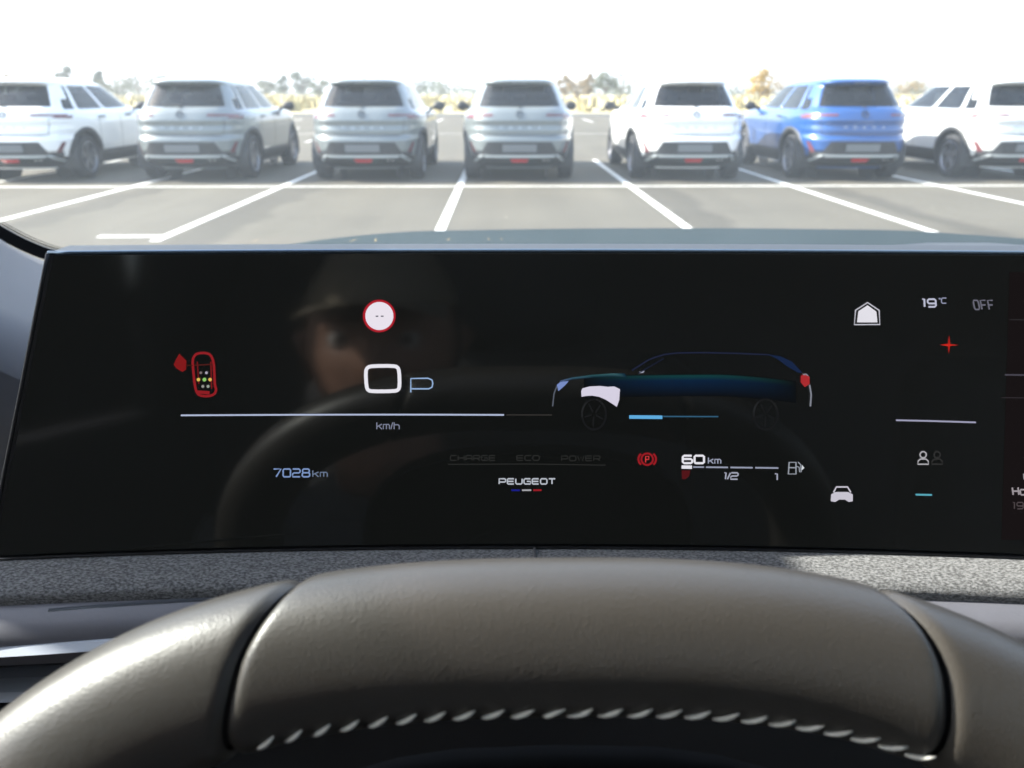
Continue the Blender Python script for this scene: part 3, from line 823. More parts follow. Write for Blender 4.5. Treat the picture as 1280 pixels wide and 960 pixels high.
def resample(pts, n):
    L_ = [0]
    for i in range(1, len(pts)): L_.append(L_[-1] + math.dist(pts[i], pts[i - 1]))
    o = []
    for k in range(n):
        d = L_[-1] * k / (n - 1); i = 1
        while i < len(pts) - 1 and L_[i] < d: i += 1
        q = (d - L_[i - 1]) / ((L_[i] - L_[i - 1]) or 1); q = min(1, max(0, q))
        o.append(tuple(pts[i - 1][j] * (1 - q) + pts[i][j] * q for j in (0, 1)))
    return o
# wide display letters, unit box, y up
GL = {
 '0': [[(.0, .12), (.0, .88), (.12, 1), (.88, 1), (1, .88), (1, .12), (.88, 0), (.12, 0), (0, .12)]],
 'O': [[(.0, .2), (.0, .8), (.15, 1), (.85, 1), (1, .8), (1, .2), (.85, 0), (.15, 0), (0, .2)]],
 '1': [[(.25, 1), (.7, 1), (.7, 0)]], '2': [[(0, 1), (.85, 1), (1, .85), (1, .62), (.85, .5), (.15, .5), (0, .38), (0, 0), (1, 0)]],
 '6': [[(.95, 1), (.15, 1), (0, .85), (0, .15), (.15, 0), (.85, 0), (1, .15), (1, .42), (.85, .56), (0, .56)]],
 '7': [[(0, 1), (1, 1), (.35, 0)]],
 '8': [[(.15, .52), (0, .40), (0, .12), (.15, 0), (.85, 0), (1, .12), (1, .40), (.85, .52), (.15, .52), (.05, .64), (.05, .88), (.18, 1), (.82, 1), (.95, .88), (.95, .64), (.85, .52)]],
 '9': [[(.05, 0), (.85, 0), (1, .15), (1, .85), (.85, 1), (.15, 1), (0, .85), (0, .58), (.15, .44), (1, .44)]],
 'P': [[(0, 0), (0, 1), (.85, 1), (1, .88), (1, .5), (.85, .38), (0, .38)]], 'E': [[(1, 1), (.12, 1), (0, .9), (0, .1), (.12, 0), (1, 0)], [(0, .5), (.95, .5)]],
 'U': [[(0, 1), (0, .2), (.15, 0), (.85, 0), (1, .2), (1, 1)]], 'G': [[(1, 1), (.15, 1), (0, .8), (0, .2), (.15, 0), (1, 0), (1, .5), (.45, .5)]],
 'T': [[(0, 1), (1, 1)], [(.5, 1), (.5, 0)]], 'C': [[(1, 1), (.15, 1), (0, .8), (0, .2), (.15, 0), (1, 0)]], 'H': [[(0, 0), (0, 1)], [(1, 0), (1, 1)], [(0, .5), (1, .5)]],
 'A': [[(0, 0), (0, .8), (.15, 1), (.85, 1), (1, .8), (1, 0)], [(0, .4), (1, .4)]], 'R': [[(0, 0), (0, 1), (.85, 1), (1, .88), (1, .55), (.85, .42), (0, .42)], [(.6, .42), (1, 0)]],
 'W': [[(0, 1), (.25, 0), (.5, .8), (.75, 0), (1, 1)]], 'F': [[(0, 0), (0, 1), (1, 1)], [(0, .5), (.85, .5)]],
 'k': [[(0, 0), (0, 1)], [(0, .35), (1, .75)], [(.35, .5), (1, 0)]], 'm': [[(0, 0), (0, .7), (.85, .7), (1, .55), (1, 0)], [(.5, .7), (.5, 0)]],
 'h': [[(0, 0), (0, 1)], [(0, .65), (.8, .65), (1, .5), (1, 0)]], '/': [[(0, 0), (1, 1)]], 'o': [[(0, .1), (0, .6), (.15, .7), (.85, .7), (1, .6), (1, .1), (.85, 0), (.15, 0), (0, .1)]],
 'D': [[(0, 0), (0, 1), (.8, 1), (1, .8), (1, .2), (.8, 0), (0, 0)]], 'l': [[(.5, 0), (.5, 1)]], 'r': [[(0, 0), (0, .7)], [(0, .5), (.3, .7), (1, .7)]], '.': [[(.4, 0), (.6, 0)]],
 'w': [[(0, .7), (.25, 0), (.5, .6), (.75, 0), (1, .7)]], ' ': [],
}
def text(g, s, x0, x1, y0, y1, wd, col, gap=.28, slant=0.0, widths=None):
    """string in the box x0..x1, y0 (baseline)..y1 (cap top), px of the photo"""
    ws = [(widths or {}).get(c, {'1': .55, '/': .35, 'l': .2, '.': .2, ' ': .5, 'm': 1.2}.get(c, 1.0)) for c in s]
    tot = sum(ws) + gap * (len(s) - 1); u = (x1 - x0) / tot; x = x0
    for c, w_ in zip(s, ws):
        for pl in GL[c]:
            g.stroke([(x + p[0] * w_ * u + slant * p[1] * (y0 - y1), y0 + (y1 - y0) * p[1]) for p in pl], wd, col)
        x += (w_ + gap) * u
WHT = (232, 230, 238); BLW = (170, 190, 220); GRY = (120, 128, 145)
# big zero
g = GR(); pts = [(459, 458.5), (497, 457.5), (498.8, 460), (499.3, 486), (497, 489), (460.5, 489.5), (457.8, 487), (456.8, 461)]
pts = [(466, 457.5), (491, 457.3), (497, 458.8), (499, 464), (499.6, 482), (498, 487.5), (492.5, 489), (466, 489.3), (460, 488), (458, 483), (457, 464), (459.5, 459)]
g.stroke(chaikin(pts, 1, True), 4.6, WHT, True); g.build('speed_digit')
g = GR(); g.stroke([(513.5, 490.5), (513.5, 473.2), (535, 472.8), (540, 475), (541, 479), (540, 484), (536, 486), (514.5, 486)], 1.7, (150, 178, 215)); g.build('gear_letter')
g = GR(); text(g, 'km/h', 471, 499, 536.5, 528, 1.3, (125, 130, 150)); g.build('unit_text')
g = GR(); g.stroke([(226 + 404 * k / 12, 519.2 - .9 * sin(pi * k / 12 * .8)) for k in range(13)], 2.0, (178, 188, 215)); g.build('gauge_line')
g = GR(); g.stroke([(633, 518.6), (690, 518.8)], 1.5, (52, 50, 48)); g.build('gauge_line')
g = GR(); text(g, '7028', 342, 387, 596, 586.3, 1.8, (125, 150, 195), .3); text(g, 'km', 391, 409, 596, 588, 1.3, (110, 125, 150), .3); g.build('odometer_text')
g = GR(); text(g, 'PEUGEOT', 624, 694, 605, 598.5, 1.7, (185, 190, 200), .3); g.build('maker_name')
g = GR(); g.stroke([(639, 612.8), (650, 612.9)], 2.2, (25, 30, 130)); g.stroke([(652.5, 612.8), (664, 612.7)], 2.0, (165, 165, 170)); g.stroke([(666.5, 612.8), (677, 612.7)], 2.2, (150, 30, 40)); g.build('flag_bar')
g = GR(); text(g, 'CHARGE', 563, 619, 575.5, 569.5, 1.3, (42, 43, 42)); text(g, 'ECO', 646, 674, 575.5, 569.5, 1.3, (42, 43, 42)); text(g, 'POWER', 702, 750, 576, 570, 1.3, (40, 41, 40))
g.stroke([(560, 580.5), (660, 580), (757, 581.5)], 1.1, (42, 43, 42)); g.build('dim_power_scale')
# brake warning
g = GR(); RED = (150, 28, 36)
g.stroke([(809 + 7.2 * cos(2 * pi * k / 24), 574 + 7.2 * sin(2 * pi * k / 24)) for k in range(24)], 2.4, RED, True)
for s in (-1, 1): g.stroke([(809 + s * 11 * cos(a), 574 + 9.5 * sin(a)) for a in [-.8 + 1.6 * k / 8 for k in range(9)]], 2.6, RED)
g.stroke([(807, 578), (807, 570.5), (811, 570.5), (811, 574.3), (807.5, 574.3)], 1.3, (215, 60, 60)); g.build('brake_warning')
g = GR(); text(g, '60', 853.5, 880, 579, 569.6, 2.6, WHT, .25); text(g, 'km', 885.5, 901, 579.5, 572, 1.3, (160, 165, 185), .3); g.build('range_text')
g = GR(); g.stroke([(852, 583.8), (865, 584)], 4.2, WHT)
for a, c in ((866.5, 880), (882.5, 910), (913, 941), (944, 973)): g.stroke([(a, 583.6 + (a - 852) * .012), (c, 583.6 + (c - 852) * .012)], 1.9, (150, 155, 175))
g.build('fuel_gauge')
g = GR(); g.poly([(852, 588), (863, 588), (861.5, 595), (857, 599), (852.5, 599)], (82, 22, 26)); g.build('fuel_reserve_mark')
g = GR(); text(g, '1/2', 903.5, 922, 599, 591, 1.7, (165, 168, 185), .12, .1); text(g, '1', 967, 973.5, 600, 592.3, 1.7, (165, 168, 185)); g.build('fuel_scale_text')
g = GR(); CC = (150, 155, 165)
g.stroke([(985.5, 592.5), (986.5, 578), (995, 578), (995, 592.5)], 1.8, CC, True); g.stroke([(986.5, 584.5), (995, 584.7)], 1.5, CC); g.stroke([(995.5, 583), (999, 584), (999.5, 590), (1001.5, 590), (1001, 581), (997.5, 577.5)], 1.3, CC); g.poly([(1002.5, 581), (1005.5, 585), (1002, 588)], (215, 220, 225)); g.build('fuel_pump_icon')
g = GR(); CW = (200, 196, 208)
g.poly([(1039, 618), (1044.5, 615), (1060, 615), (1066, 618), (1066, 626.5), (1061, 627.5), (1059, 624.5), (1046, 624.5), (1044, 627.5), (1038.5, 626.5)], CW)
g.stroke([(1042, 615.5), (1045.5, 608.7), (1059.5, 608.7), (1063.5, 615.5)], 1.9, CW); g.build('car_icon')
g = GR(); g.poly([(1071.3, 403), (1073, 389), (1084.5, 381.5), (1095.5, 389.5), (1096.8, 403)], (226, 224, 232)); g.stroke([(1068, 405.8), (1069.5, 387.8), (1084.5, 378.2), (1099, 388), (1099.8, 405.6)], 1.7, (190, 190, 200), True); g.build('home_icon')
g = GR(); text(g, '19', 1152, 1170, 383.5, 374, 2.2, (190, 192, 212), .25, -.05); g.stroke([(1173.4, 373.3), (1174.6, 372.5), (1175.8, 373.3), (1174.6, 374.4)], .9, (150, 155, 180), True); text(g, 'C', 1177, 1183, 379, 372.6, 1.3, (150, 155, 180)); g.build('temperature_text')
g = GR(); text(g, 'OFF', 1218.5, 1243, 386.8, 375.5, 1.9, (105, 105, 118), .45, -.2); g.build('climate_off_text')
g = GR(); g.poly([(1175, 431), (1184.5, 429.7), (1198, 431.3), (1184.5, 432.8)], (200, 38, 30)); g.poly([(1186.5, 419), (1188, 431), (1186, 442), (1184.6, 431)], (175, 34, 28)); g.build('plus_mark')
g = GR(); g.stroke([(1120, 525.3), (1165, 526.3), (1220, 528)], 2.0, (160, 160, 185)); g.build('tile_line')
def person_icon(cx, col, nm):
    g = GR(); g.stroke([(cx + 3.9 * cos(2 * pi * k / 16), 568.4 + 3.9 * sin(2 * pi * k / 16)) for k in range(16)], 1.7, col, True)
    g.stroke([(cx - 6.8, 580.3), (cx - 6.2, 576.2), (cx - 3.3, 573.8), (cx + 3.3, 573.8), (cx + 6.2, 576.2), (cx + 6.8, 580.3)], 1.7, col, True); g.build(nm)
person_icon(1154, (172, 170, 175), 'seat_icon'); person_icon(1171.5, (48, 48, 48), 'seat_icon')
g = GR(); g.stroke([(1144.5, 618.3), (1165, 618.7)], 2.2, (90, 168, 185)); g.build('tile_line')
g = GR(); text(g, 'Ho', 1266.5, 1283, 618.5, 609.3, 2.0, (158, 150, 155), .3, -.12); text(g, 'l', 1277, 1284, 599.5, 592, 2.0, (150, 150, 155), .3, -.1)
text(g, '19', 1265, 1279, 636, 628, 1.4, (78, 70, 72), .25); g.build('tile_text')
g = GR(.0002); n_ = 8
P = [(1262 - 10 * k / n_, 340 + 335 * k / n_) for k in range(n_ + 1)]; Q = [(1700, 340 + 335 * k / n_) for k in range(n_ + 1)]

K_ = [[(p[0] + (1700 - p[0]) * k / 20, p[1]) for p in P] for k in range(21)]
for k in range(20): g.strip(K_[k], K_[k + 1], (24, 20, 21), (24, 20, 21))
g.build('tile_background')
g = GR(.0006); g.stroke([(1256, 468.5), (1300, 469)], 2.0, (72, 70, 80)); g.stroke([(1252, 497), (1300, 497.5)], 1.2, (48, 44, 48)); g.stroke([(1262, 399.5), (1300, 400)], 1.3, (44, 42, 44)); g.build('tile_line')
# speed limit sign
g = GR(.0004); g.disc(474, 395, 20.5, (172, 30, 44), 36); g.b.v  ; g.build('sign_ring')
g = GR(.0008); g.disc(474.2, 395, 17.6, (233, 226, 236), 36); g.build('sign_face')
g = GR(.0011); g.stroke([(469.5, 395.3), (473, 395.3)], 1.6, (90, 88, 100)); g.stroke([(476, 395.3), (479.5, 395.3)], 1.6, (90, 88, 100)); g.build('sign_dashes')
# red car from above with open belt warning
g = GR(); RC = (140, 30, 36)
cw = [(241.5, 463), (240.5, 450), (243.5, 443.5), (249, 441.2), (258, 441.2), (263.5, 443.8), (267, 452), (268, 470), (268.5, 482), (270.5, 487), (268, 493), (260, 495.5), (249, 494.5), (245, 489), (243, 478)]
g.stroke(chaikin(cw, 1, True), 3.2, RC, True); g.stroke([(243, 456.5), (266, 455.5)], 1.5, (80, 28, 26)); g.stroke([(247, 490), (262, 491)], 4, RC); g.stroke([(246.5, 452), (248.5, 480)], 1.6, (110, 24, 28)); g.stroke([(263.5, 452), (264.5, 486)], 1.6, (120, 28, 30)); g.build('seat_belt_warning')
g = GR(); g.poly([(224, 442), (229, 447), (233, 451), (232.5, 462), (228, 465), (221, 461), (217, 456), (220, 449)], (128, 26, 28)); g.stroke([(232, 456.5), (241, 456.8)], 1.5, (60, 28, 20)); g.build('belt_mark')
g = GR(.0008)
for (x, y, r_, c) in ((251, 466, 1.7, (120, 110, 110)), (258, 466, 1.8, (170, 165, 180)), (248, 474.5, 2.2, (222, 190, 90)), (255.5, 474.5, 2.4, (140, 200, 110)), (262.5, 474.5, 2.2, (222, 180, 90)), (253.5, 483, 1.8, (150, 150, 145)), (260, 483, 1.9, (150, 160, 150))): g.disc(x, y, r_, c, 12)
g.build('seat_dots')
# picture of the car, side view
N = 40
roofl = resample([(691, 497), (693, 485), (697, 478), (706, 473.5), (727, 469.5), (760, 467), (781, 466.8), (790, 462), (812, 449), (830, 443.2), (846, 441.2), (880, 441), (925, 441.8), (960, 443.5), (984, 449), (1001, 462), (1008, 466), (1013, 478), (1014, 508)], N)
belt = [(730 + 265 * k / 24, 471.5 - 2.2 * sin(pi * min(1, k / 16) * .5) + (0 if k < 15 else (k - 15) ** 1.5 * .32)) for k in range(25)]
mid = [(x, y + 6) for x, y in belt]; low = [(x, y + 26) for x, y in belt]
fade = [sin(pi * min(1, max(0, k / 24))) ** .6 for k in range(25)]
cA = [(int(16 + 4 * f), int(17 + 44 * f), int(18 + 44 * f)) for f in fade]; cB = [(int(14), int(17 + 18 * f), int(20 + 40 * f)) for f in fade]; cC = [(14, 16, 18)] * 25; c0 = [(14, 15, 18)] * 25
up = [(x, y - 1.6) for x, y in belt]
g = GR(.0003); g.strip(up, belt, c0, cA); g.strip(belt, mid, cA, cB); g.strip(mid, low, cB, cC)
g.build('car_picture_flank')
g = GR(.0006)
g.stroke(resample([(790, 463), (812, 449), (830, 443.2), (846, 441.2), (880, 440.8), (925, 441.8), (962, 443.5)], 24), 1.6, (32, 38, 62))
g.poly([(960, 443), (976, 445.5), (990, 452), (1003, 466), (998, 466), (984, 458), (972, 449)], (24, 38, 68))
g.strip([(700, 476), (715, 472), (740, 468.5), (765, 466.8), (781, 466.8)], [(700, 477.5), (716, 474.5), (742, 472), (768, 471), (784, 472)], [(90, 110, 150), (60, 95, 110), (45, 85, 90), (60, 100, 105), (10, 40, 60)], (12, 30, 45))
g.poly([(696, 481), (701, 477), (711, 476.3), (706, 482), (698, 489)], (120, 140, 195)); g.stroke([(696, 483), (692.5, 492), (690.8, 508)], 1.5, (90, 96, 108))
g.poly([(799, 464.2), (806, 463.6), (804, 466.2), (799.5, 466.4)], (150, 155, 170)); g.stroke([(798, 466.5), (830, 448)], 1.2, (26, 32, 52))
g.build('car_picture_outline')
g = GR(.0008); W2 = (214, 208, 226)
g.strip([(726.5, 489), (728, 485.5), (737, 483), (750, 482.5), (760, 483.5), (768, 483), (775, 486.5)], [(727, 496), (732, 495), (740, 494.5), (749, 496), (757, 499.5), (765, 504.5), (771, 508.5)], W2, W2)
g.poly([(768, 483.2), (775, 486.5), (774, 500), (771, 508.5), (765, 504), (766, 492)], W2); g.build('car_picture_fender')
g = GR(.0008); g.poly([(1001, 470), (1005, 467.5), (1012, 471), (1012, 480), (1006, 484), (1001, 478)], (168, 44, 48)); g.stroke([(1012, 481), (1014, 493), (1013, 508)], 2.0, (130, 134, 145)); g.poly([(1003, 467.5), (1008, 467), (1011, 470), (1006, 470)], (140, 140, 150)); g.build('car_picture_tail_lamp')
for cx, cy in ((742.5, 518), (957, 518)):
    g = GR(.0006)
    g.stroke([(cx + 15 * cos(2 * pi * k / 24), cy + 19 * sin(2 * pi * k / 24)) for k in range(24)], 2.5, (24, 25, 27), True)
    for a0, a1, cc in ((2.2, 3.3, (44, 46, 48)), (.3, 1.4, (46, 46, 46)), (3.9, 5.2, (30, 31, 33)), (1.7, 2.1, (34, 34, 36))):
        g.stroke([(cx + 15 * cos(a0 + (a1 - a0) * k / 8), cy + 19 * -sin(a0 + (a1 - a0) * k / 8)) for k in range(9)], 2.2, cc)
    for k in range(5):
        a = k * 2 * pi / 5 + .4; g.stroke([(cx + 3 * cos(a), cy + 3 * sin(a)), (cx + 12 * cos(a), cy + 15 * sin(a))], 1.6, (28, 29, 31))
    g.build('car_picture_wheel')
g = GR(); g.stroke([(786.5, 521.2), (828, 521.6)], 4.4, (96, 172, 222)); g.build('charge_bar')
g = GR(); g.stroke([(829, 520.6), (898, 520.8)], 1.6, (50, 92, 118)); g.build('charge_bar')

# ------------------------------------------------------------------ dash ledge, lower dash, vent
xsL = [-.62 + 1.24 * i / 60 for i in range(61)]
def zb(x):
    # bottom edge of the screen in world, by x
    p = S(660 + x * 2950, bot_y(660 + x * 2950), 0); return p
def ledge_row(dy, dz):
    r_ = []
    for px in [-420 + 2400 * i / 70 for i in range(71)]:
        p = S(px, bot_y(px) + 3, 0); r_.append(p + Vector((0, dy, dz)))
    return r_
b = MB(); b.grid([ledge_row(.02, -.001), ledge_row(-.004, -.002), ledge_row(-.013, -.004), ledge_row(-.0165, -.0055), ledge_row(-.018, -.0075), ledge_row(-.0178, -.0115)])
b.build('fabric_ledge', FABRIC, car, smooth=True, fix=False)
b = MB()
p = S(668, bot_y(668) + 3, 0); b.tube([p + Vector((0, .0, -.0012)), p + Vector((0.0005, -.0135, -.0038)), p + Vector((0.001, -.0185, -.009))], .0007, 6); b.build('ledge_seam', SEATM, car)
# lower dash skin
b = MB(); b.grid([ledge_row(-.0176, -.0110), ledge_row(-.026, -.0135), ledge_row(-.0300, -.018), ledge_row(-.030, -.030), ledge_row(-.012, -.040), ledge_row(.004, -.052)])
b.build('lower_dash', DASHP, car, smooth=True, fix=False)
b = MB(); b.grid([ledge_row(.004, -.052), ledge_row(.004, -.11), ledge_row(-.03, -.16), ledge_row(-.03, -.5)])
b.build('knee_panel', GROOVE, car, smooth=True, fix=False)
VM = mat('vent_slat', (.05, .055, .065), .3, coat=.5); VH = mat('vent_edge_highlight', (.50, .54, .60), .3, metal=.2)  # VH: highlight painted as a pale colour on the frame and one slat
vt = MB()
def slat(pts, th, dep, m, nm, par):
    b = MB(); P = [at_y(x, y, Y) for x, y, Y in pts]
    b.grid([[p + Vector((0, 0, th)) for p in P], [p + Vector((0, -dep * .2, -th * .2)) for p in P], [p + Vector((0, 0, -th)) for p in P], [p + Vector((0, dep, -th)) for p in P], [p + Vector((0, dep, th)) for p in P], [p + Vector((0, 0, th)) for p in P]])
    return b.build(nm, m, par, smooth=False)
fr = slat([(-400, 840, .247), (-100, 822, .252), (60, 812, .254), (200, 802, .256), (340, 797, .257), (420, 796, .258)], .0020, .012, VH, 'vent_frame', car)
for k, (yy, t_) in enumerate(((838, .0016), (868, .0012), (900, .0014), (935, .0014))):
    slat([(-400, yy + 26, .250), (-60, yy + 4, .256), (150, yy - 6, .259), (340, yy - 12, .261)], t_, .02, VM if k != 1 else VH, 'vent_slat', fr)
slat([(60, 764, .256), (120, 759, .2565), (230, 752, .257), (330, 747, .2575)], .0004, .0012, VM, 'vent_lip', car)

# ------------------------------------------------------------------ steering wheel
wn = Vector((0, -cos(radians(28)), sin(radians(28)))); wu = Vector((0, sin(radians(28)), cos(radians(28)))); wx = Vector((1, 0, 0))
d = ray(700, 794); T = Vector((0, 0, EYE)) + d * .197      # middle of the rim top
aW, bW, nW = .163, .148, 2.7
WC = T - wu * bW
def wpath(t_):
    c, s_ = cos(t_), sin(t_)
    x = aW * math.copysign(abs(c) ** (2 / nW), c); y = bW * math.copysign(abs(s_) ** (2 / nW), s_)
    gx = math.copysign(abs(x / aW) ** (nW - 1), x) / aW; gy = math.copysign(abs(y / bW) ** (nW - 1), y) / bW
    l = sqrt(gx * gx + gy * gy) or 1
    return WC + wx * x + wu * y, (wx * gx + wu * gy) / l
def t_of_x(x):
    q = min(1, (abs(x) / aW)) ** (nW / 2); a = math.acos(q); return a if x > 0 else pi - a
RR, RD = .0188, .0155
def rimpt(t_, ph, sc_=1.0):
    c, n_ = wpath(t_)
    e = 1.0
    return c + n_ * (RR * sc_ * math.copysign(abs(cos(ph)) ** .9, cos(ph))) + wn * (RD * sc_ * math.copysign(abs(sin(ph)) ** .9, sin(ph)))
def groove_x(ph, side):
    # ph 0 = outer edge, pi/2 = toward driver, pi = inner edge
    q = (1 - cos(ph)) / 2
    if side < 0: return -.0610 - .0215 * q ** .9 - .003 * sin(ph)
    return .0745 + .0170 * q ** .7 + .003 * sin(ph)
sw = bpy.data.objects.new('steering_wheel', None); C.objects.link(sw); sw.parent = car; sw.location = WC
def local(p): return p - WC
NP = 40
def section(name, tfun, nu):
    rows = []
    for i in range(nu + 1):
        u = i / nu
        # cluster rows at both ends
        uu = u
        rw = []
        for j in range(NP):
            ph = 2 * pi * j / NP; t0, t1 = tfun(ph)
            t_ = t0 + (t1 - t0) * uu
            dist = min(uu, 1 - uu) * abs(t1 - t0) * .16
            sc_ = 1 - .10 * math.exp(-(dist / .0013) ** 1.2)
            rw.append(local(rimpt(t_, ph, sc_)))
        rows.append(rw)
    b = MB(); b.grid(rows, True); return b.build(name, LEATHER, sw, smooth=True)
g0 = .0007
section('rim_grip', lambda ph: (t_of_x(groove_x(ph, 1) - g0), t_of_x(groove_x(ph, -1) + g0)), 260)
section('rim_grip', lambda ph: (t_of_x(groove_x(ph, -1) - g0), 2 * pi + t_of_x(groove_x(ph, 1) + g0)), 620)
b = MB(); b.grid([[local(rimpt(2 * pi * i / 200, 2 * pi * j / 24, .84)) for j in range(24)] for i in range(201)], True); b.build('rim_core', GROOVE, sw, smooth=True)
# stitching
b = MB()
ta, tb_ = t_of_x(.0905), t_of_x(-.078)
ns = 24
for k in range(ns):
    xk = .0905 - .1685 * (k + .3) / ns; t_ = t_of_x(xk)
    dt = (t_of_x(xk - .0035) - t_of_x(xk + .0035)) if abs(xk) > .0036 else 2 * (pi / 2 - t_of_x(.0035))
    P = []
    for q in range(5):
        v = q / 4 - .5
        P.append(local(rimpt(t_ - dt * v * .80, radians(146) + radians(14) * -v, 1.010 + .02 * cos(pi * v))))
    b.tube(P, [.0002, .00052, .00058, .00052, .0002], 6)
b.build('stitching', STITCH, sw, smooth=True)
HUBM = mat('hub_black', (.006, .006, .006), .75, spec=.2)
# hub and spokes
b = MB(); rows = []
for k in range(8):
    q = k / 7; sx = .094 * (1 - .45 * q ** 3); sy = .078 * (1 - .4 * q ** 3)
    rows.append([wx * sx * math.copysign(abs(cos(a)) ** .7, cos(a)) + wu * (sy * math.copysign(abs(sin(a)) ** .7, sin(a)) + .040) + wn * (-.014 + .022 * q ** .6) for a in [2 * pi * j / 40 for j in range(40)]])
b.grid(rows, True); b.add(rows[-1], [tuple(range(40))]); b.build('hub_cover', HUBM, sw, smooth=True)
for s in (-1, 1):
    b = MB(); b.box((s * .115, 0, 0), (.09, .05, .016), Matrix((wx, wu, wn)).transposed()); 
    bevel(b.build('spoke', DARKP, sw), .006)
b = MB(); b.box(wu * -.10, (.05, .10, .014), Matrix((wx, wu, wn)).transposed()); bevel(b.build('spoke', DARKP, sw), .005)
b = MB(); b.tube([wn * -.01, wn * -.16], [.06, .05], 24); b.build('column_shroud', DARKP, sw, smooth=True)

# ------------------------------------------------------------------ driver (seen only as a dim reflection in the screen)
SKIN = mat('skin', (.48, .27, .19), .5, noise=(30, .1)); CLOTH = mat('dark_jacket', (.05, .055, .07), .9, noise=(60, .25)); CAPM = mat('cap_cloth', (.30, .26, .20), .9, noise=(80, .15)); TROUS = mat('dark_trousers', (.04, .045, .06), .9)
HAIR = mat('hair', (.03, .02, .015), .7); EYEM = mat('eye_white', (.7, .7, .68), .2); IRIS = mat('iris', (.05, .03, .02), .2)
per = empty('person', 'person in dark jacket and beige cap, a dim reflection in the dashboard screen', 'person', (-.12, -.42, EYE - .77))
def skin(name, joints, edges, m, parent):
    me = bpy.data.meshes.new(name); me.from_pydata([j[:3] for j in joints], edges, []); o = bpy.data.objects.new(name, me); C.objects.link(o); o.parent = parent
    me.materials.append(m)
    sk = o.modifiers.new('skin', 'SKIN'); sk.use_smooth_shade = True
    for i, j in enumerate(joints):
        v = me.skin_vertices[0].data[i]; v.radius = (j[3], j[4] if len(j) > 4 else j[3]); v.use_root = (i == 0)
    sb_ = o.modifiers.new('sub', 'SUBSURF'); sb_.levels = 2; sb_.render_levels = 2
    return o
# pelvis at the origin of the person; y forward
J = [(0, 0, 0, .15, .13), (0, -.03, .18, .14, .12), (0, -.03, .36, .165, .12), (0, 0, .47, .10, .09), (0, .02, .53, .055),
     (-.17, -.01, .42, .06), (-.23, .03, .18, .045), (-.20, .22, .05, .036), (-.17, .30, .04, .028),
     (.17, -.01, .42, .06), (.23, .03, .18, .045), (.20, .22, .05, .036), (.17, .30, .04, .028)]
skin('body', J, [(0, 1), (1, 2), (2, 3), (3, 4), (2, 5), (5, 6), (6, 7), (7, 8), (2, 9), (9, 10), (10, 11), (11, 12)], CLOTH, per)
skin('trousers', [(0, 0, -.03, .15, .13), (-.11, .12, -.04, .09), (-.14, .42, .0, .07), (-.14, .52, -.36, .05), (.11, .12, -.04, .09), (.14, .42, .0, .07), (.14, .52, -.36, .05)], [(0, 1), (1, 2), (2, 3), (0, 4), (4, 5), (5, 6)], TROUS, per)
for s_ in (-1, 1):
    hx = s_ * .165
    h = skin('hand', [(hx, .30, .04, .026, .018), (hx, .35, .045, .034, .014), (hx, .385, .045, .034, .013)], [(0, 1), (1, 2)], SKIN, per)
    for k, ln in enumerate((.065, .075, .07, .055)):
        fx = hx + (k - 1.5) * .019 * -s_
        skin('finger', [(fx, .375, .047, .009), (fx, .375 + ln * .5, .048, .0085), (fx, .375 + ln * .85, .036, .0075), (fx, .375 + ln, .026, .006)], [(0, 1), (1, 2), (2, 3)], SKIN, h)
    skin('thumb', [(hx - s_ * .02, .325, .045, .012), (hx - s_ * .05, .355, .040, .010), (hx - s_ * .06, .385, .034, .008)], [(0, 1), (1, 2)], SKIN, h)
hc = Vector((0, .07, .675))
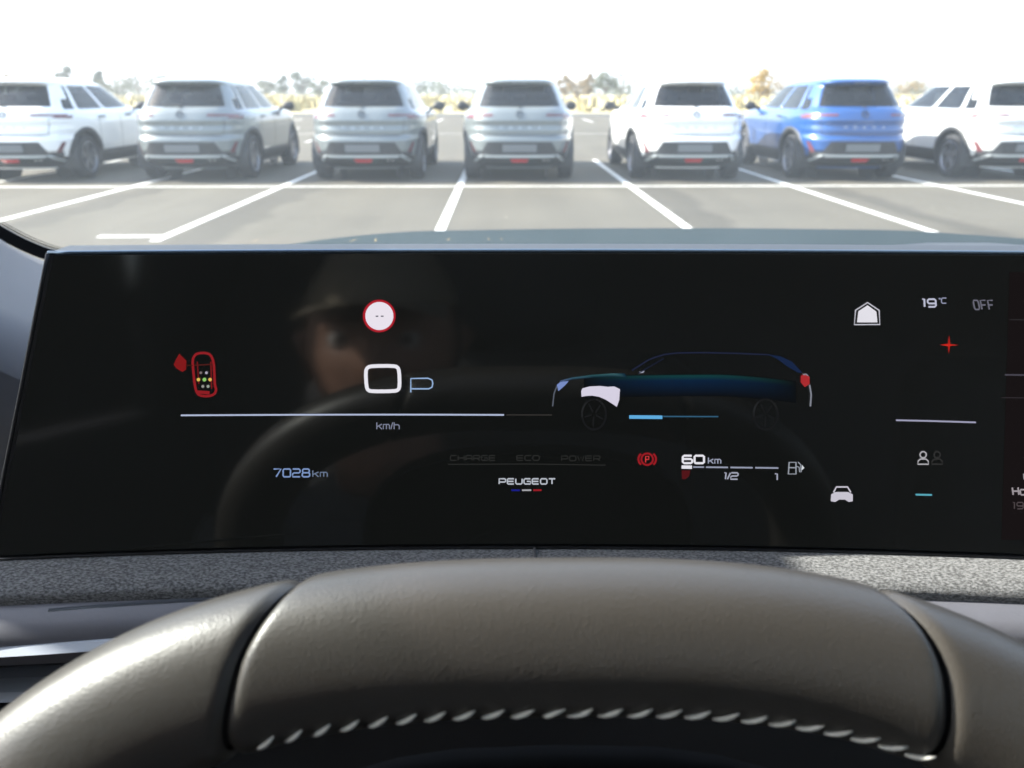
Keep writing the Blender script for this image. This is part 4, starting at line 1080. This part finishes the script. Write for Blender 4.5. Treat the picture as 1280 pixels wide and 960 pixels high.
def headr(u, v):
    """u around (0 = front), v -1 bottom .. 1 top"""
    r_ = sqrt(max(0, 1 - v * v)); x = sin(u) * r_ * .076; y = cos(u) * r_ * .098; z = v * .118
    f = max(0, cos(u)) ** 6
    if v < -.2: x *= 1 - .30 * (-.2 - v); y *= 1 - .10 * (-.2 - v); y += .012 * (-.2 - v) * max(0, cos(u))
    fr_ = math.exp(-(sin(u) * r_ / .13) ** 2) * (cos(u) > 0)
    y += .026 * fr_ * math.exp(-((v + .22) / .13) ** 2) + .014 * fr_ * math.exp(-((v + .05) / .14) ** 2)         # nose
    y -= .010 * (cos(u) > 0) * sum(math.exp(-(((sin(u) * r_ - q) / .16) ** 2 + ((v - .03) / .10) ** 2)) for q in (-.42, .42))   # sockets
    y += .006 * (cos(u) > 0) * math.exp(-((sin(u) * r_ / .6) ** 4)) * math.exp(-((v - .17) / .07) ** 2)
    y += .007 * (cos(u) > 0) * math.exp(-((sin(u) * r_ / .28) ** 2)) * (math.exp(-((v + .50) / .045) ** 2) + math.exp(-((v + .61) / .05) ** 2))   # lips
    y += .010 * (cos(u) > 0) * math.exp(-((sin(u) * r_ / .25) ** 2)) * math.exp(-((v + .83) / .08) ** 2)
    return hc + Vector((x, y, z))
b = MB(); b.grid([[headr(2 * pi * j / 64, -cos(pi * (.02 + .96 * i / 47))) for j in range(64)] for i in range(48)], True); b.tube([hc + Vector((0, -.02, -.07)), hc + Vector((0, -.05, -.17))], [.052, .058], 20)
head = b.build('head', SKIN, per, smooth=True)
b = MB(); b.grid([[hc + (headr(2 * pi * j / 48, v) - hc) * sc2 + Vector((0, -.004, .0)) for j in range(48)] for v, sc2 in ((.34, 1.03), (.38, 1.09), (.6, 1.09), (.8, 1.12), (.95, 1.11), (.999, 1.10))], True)
b.grid([[hc + Vector((.075 * sin(a), .088 * cos(a), .045)) for a in [-1.1 + 2.2 * j / 16 for j in range(17)]], [hc + Vector((.078 * sin(a), .098 + .075 * cos(a), .030 + .01 * cos(a * 2))) for a in [-1.1 + 2.2 * j / 16 for j in range(17)]]])
b.build('cap', CAPM, head, smooth=True, fix=False)
b = MB(); b.grid([[hc + (headr(pi - 1.9 + 3.8 * j / 30, v) - hc) * 1.05 for j in range(31)] for v in (-.35, -.1, .1, .36)]); b.build('hair', HAIR, head, smooth=True, fix=False)
for s_ in (-1, 1):
    b = MB(); e0 = hc + Vector((s_ * .031, .079, .004)); b.grid([[e0 + Vector((.012 * sin(a) * cos(c), .012 * sin(a) * sin(c), .012 * cos(a))) for c in [2 * pi * j / 12 for j in range(12)]] for a in [.05 + (pi - .1) * i / 8 for i in range(9)]], True); ey = b.build('eye', EYEM, head, smooth=True)
    b = MB(); b.add([e0 + Vector((.0055 * cos(a), .0122, .0055 * sin(a))) for a in [2 * pi * j / 12 for j in range(12)]], [tuple(range(12))]); b.build('iris', IRIS, ey)
    b = MB(); b.grid([[hc + Vector((s_ * (.072 + .008 * q + .006 * sin(a)), -.005 + .018 * cos(a) * (1 - .3 * q), -.005 + .030 * sin(a) * (1 - .3 * q))) for a in [2 * pi * j / 16 for j in range(16)]] for q in (0, .7, 1.6, 1.2)], True); b.build('ear', SKIN, head, smooth=True)
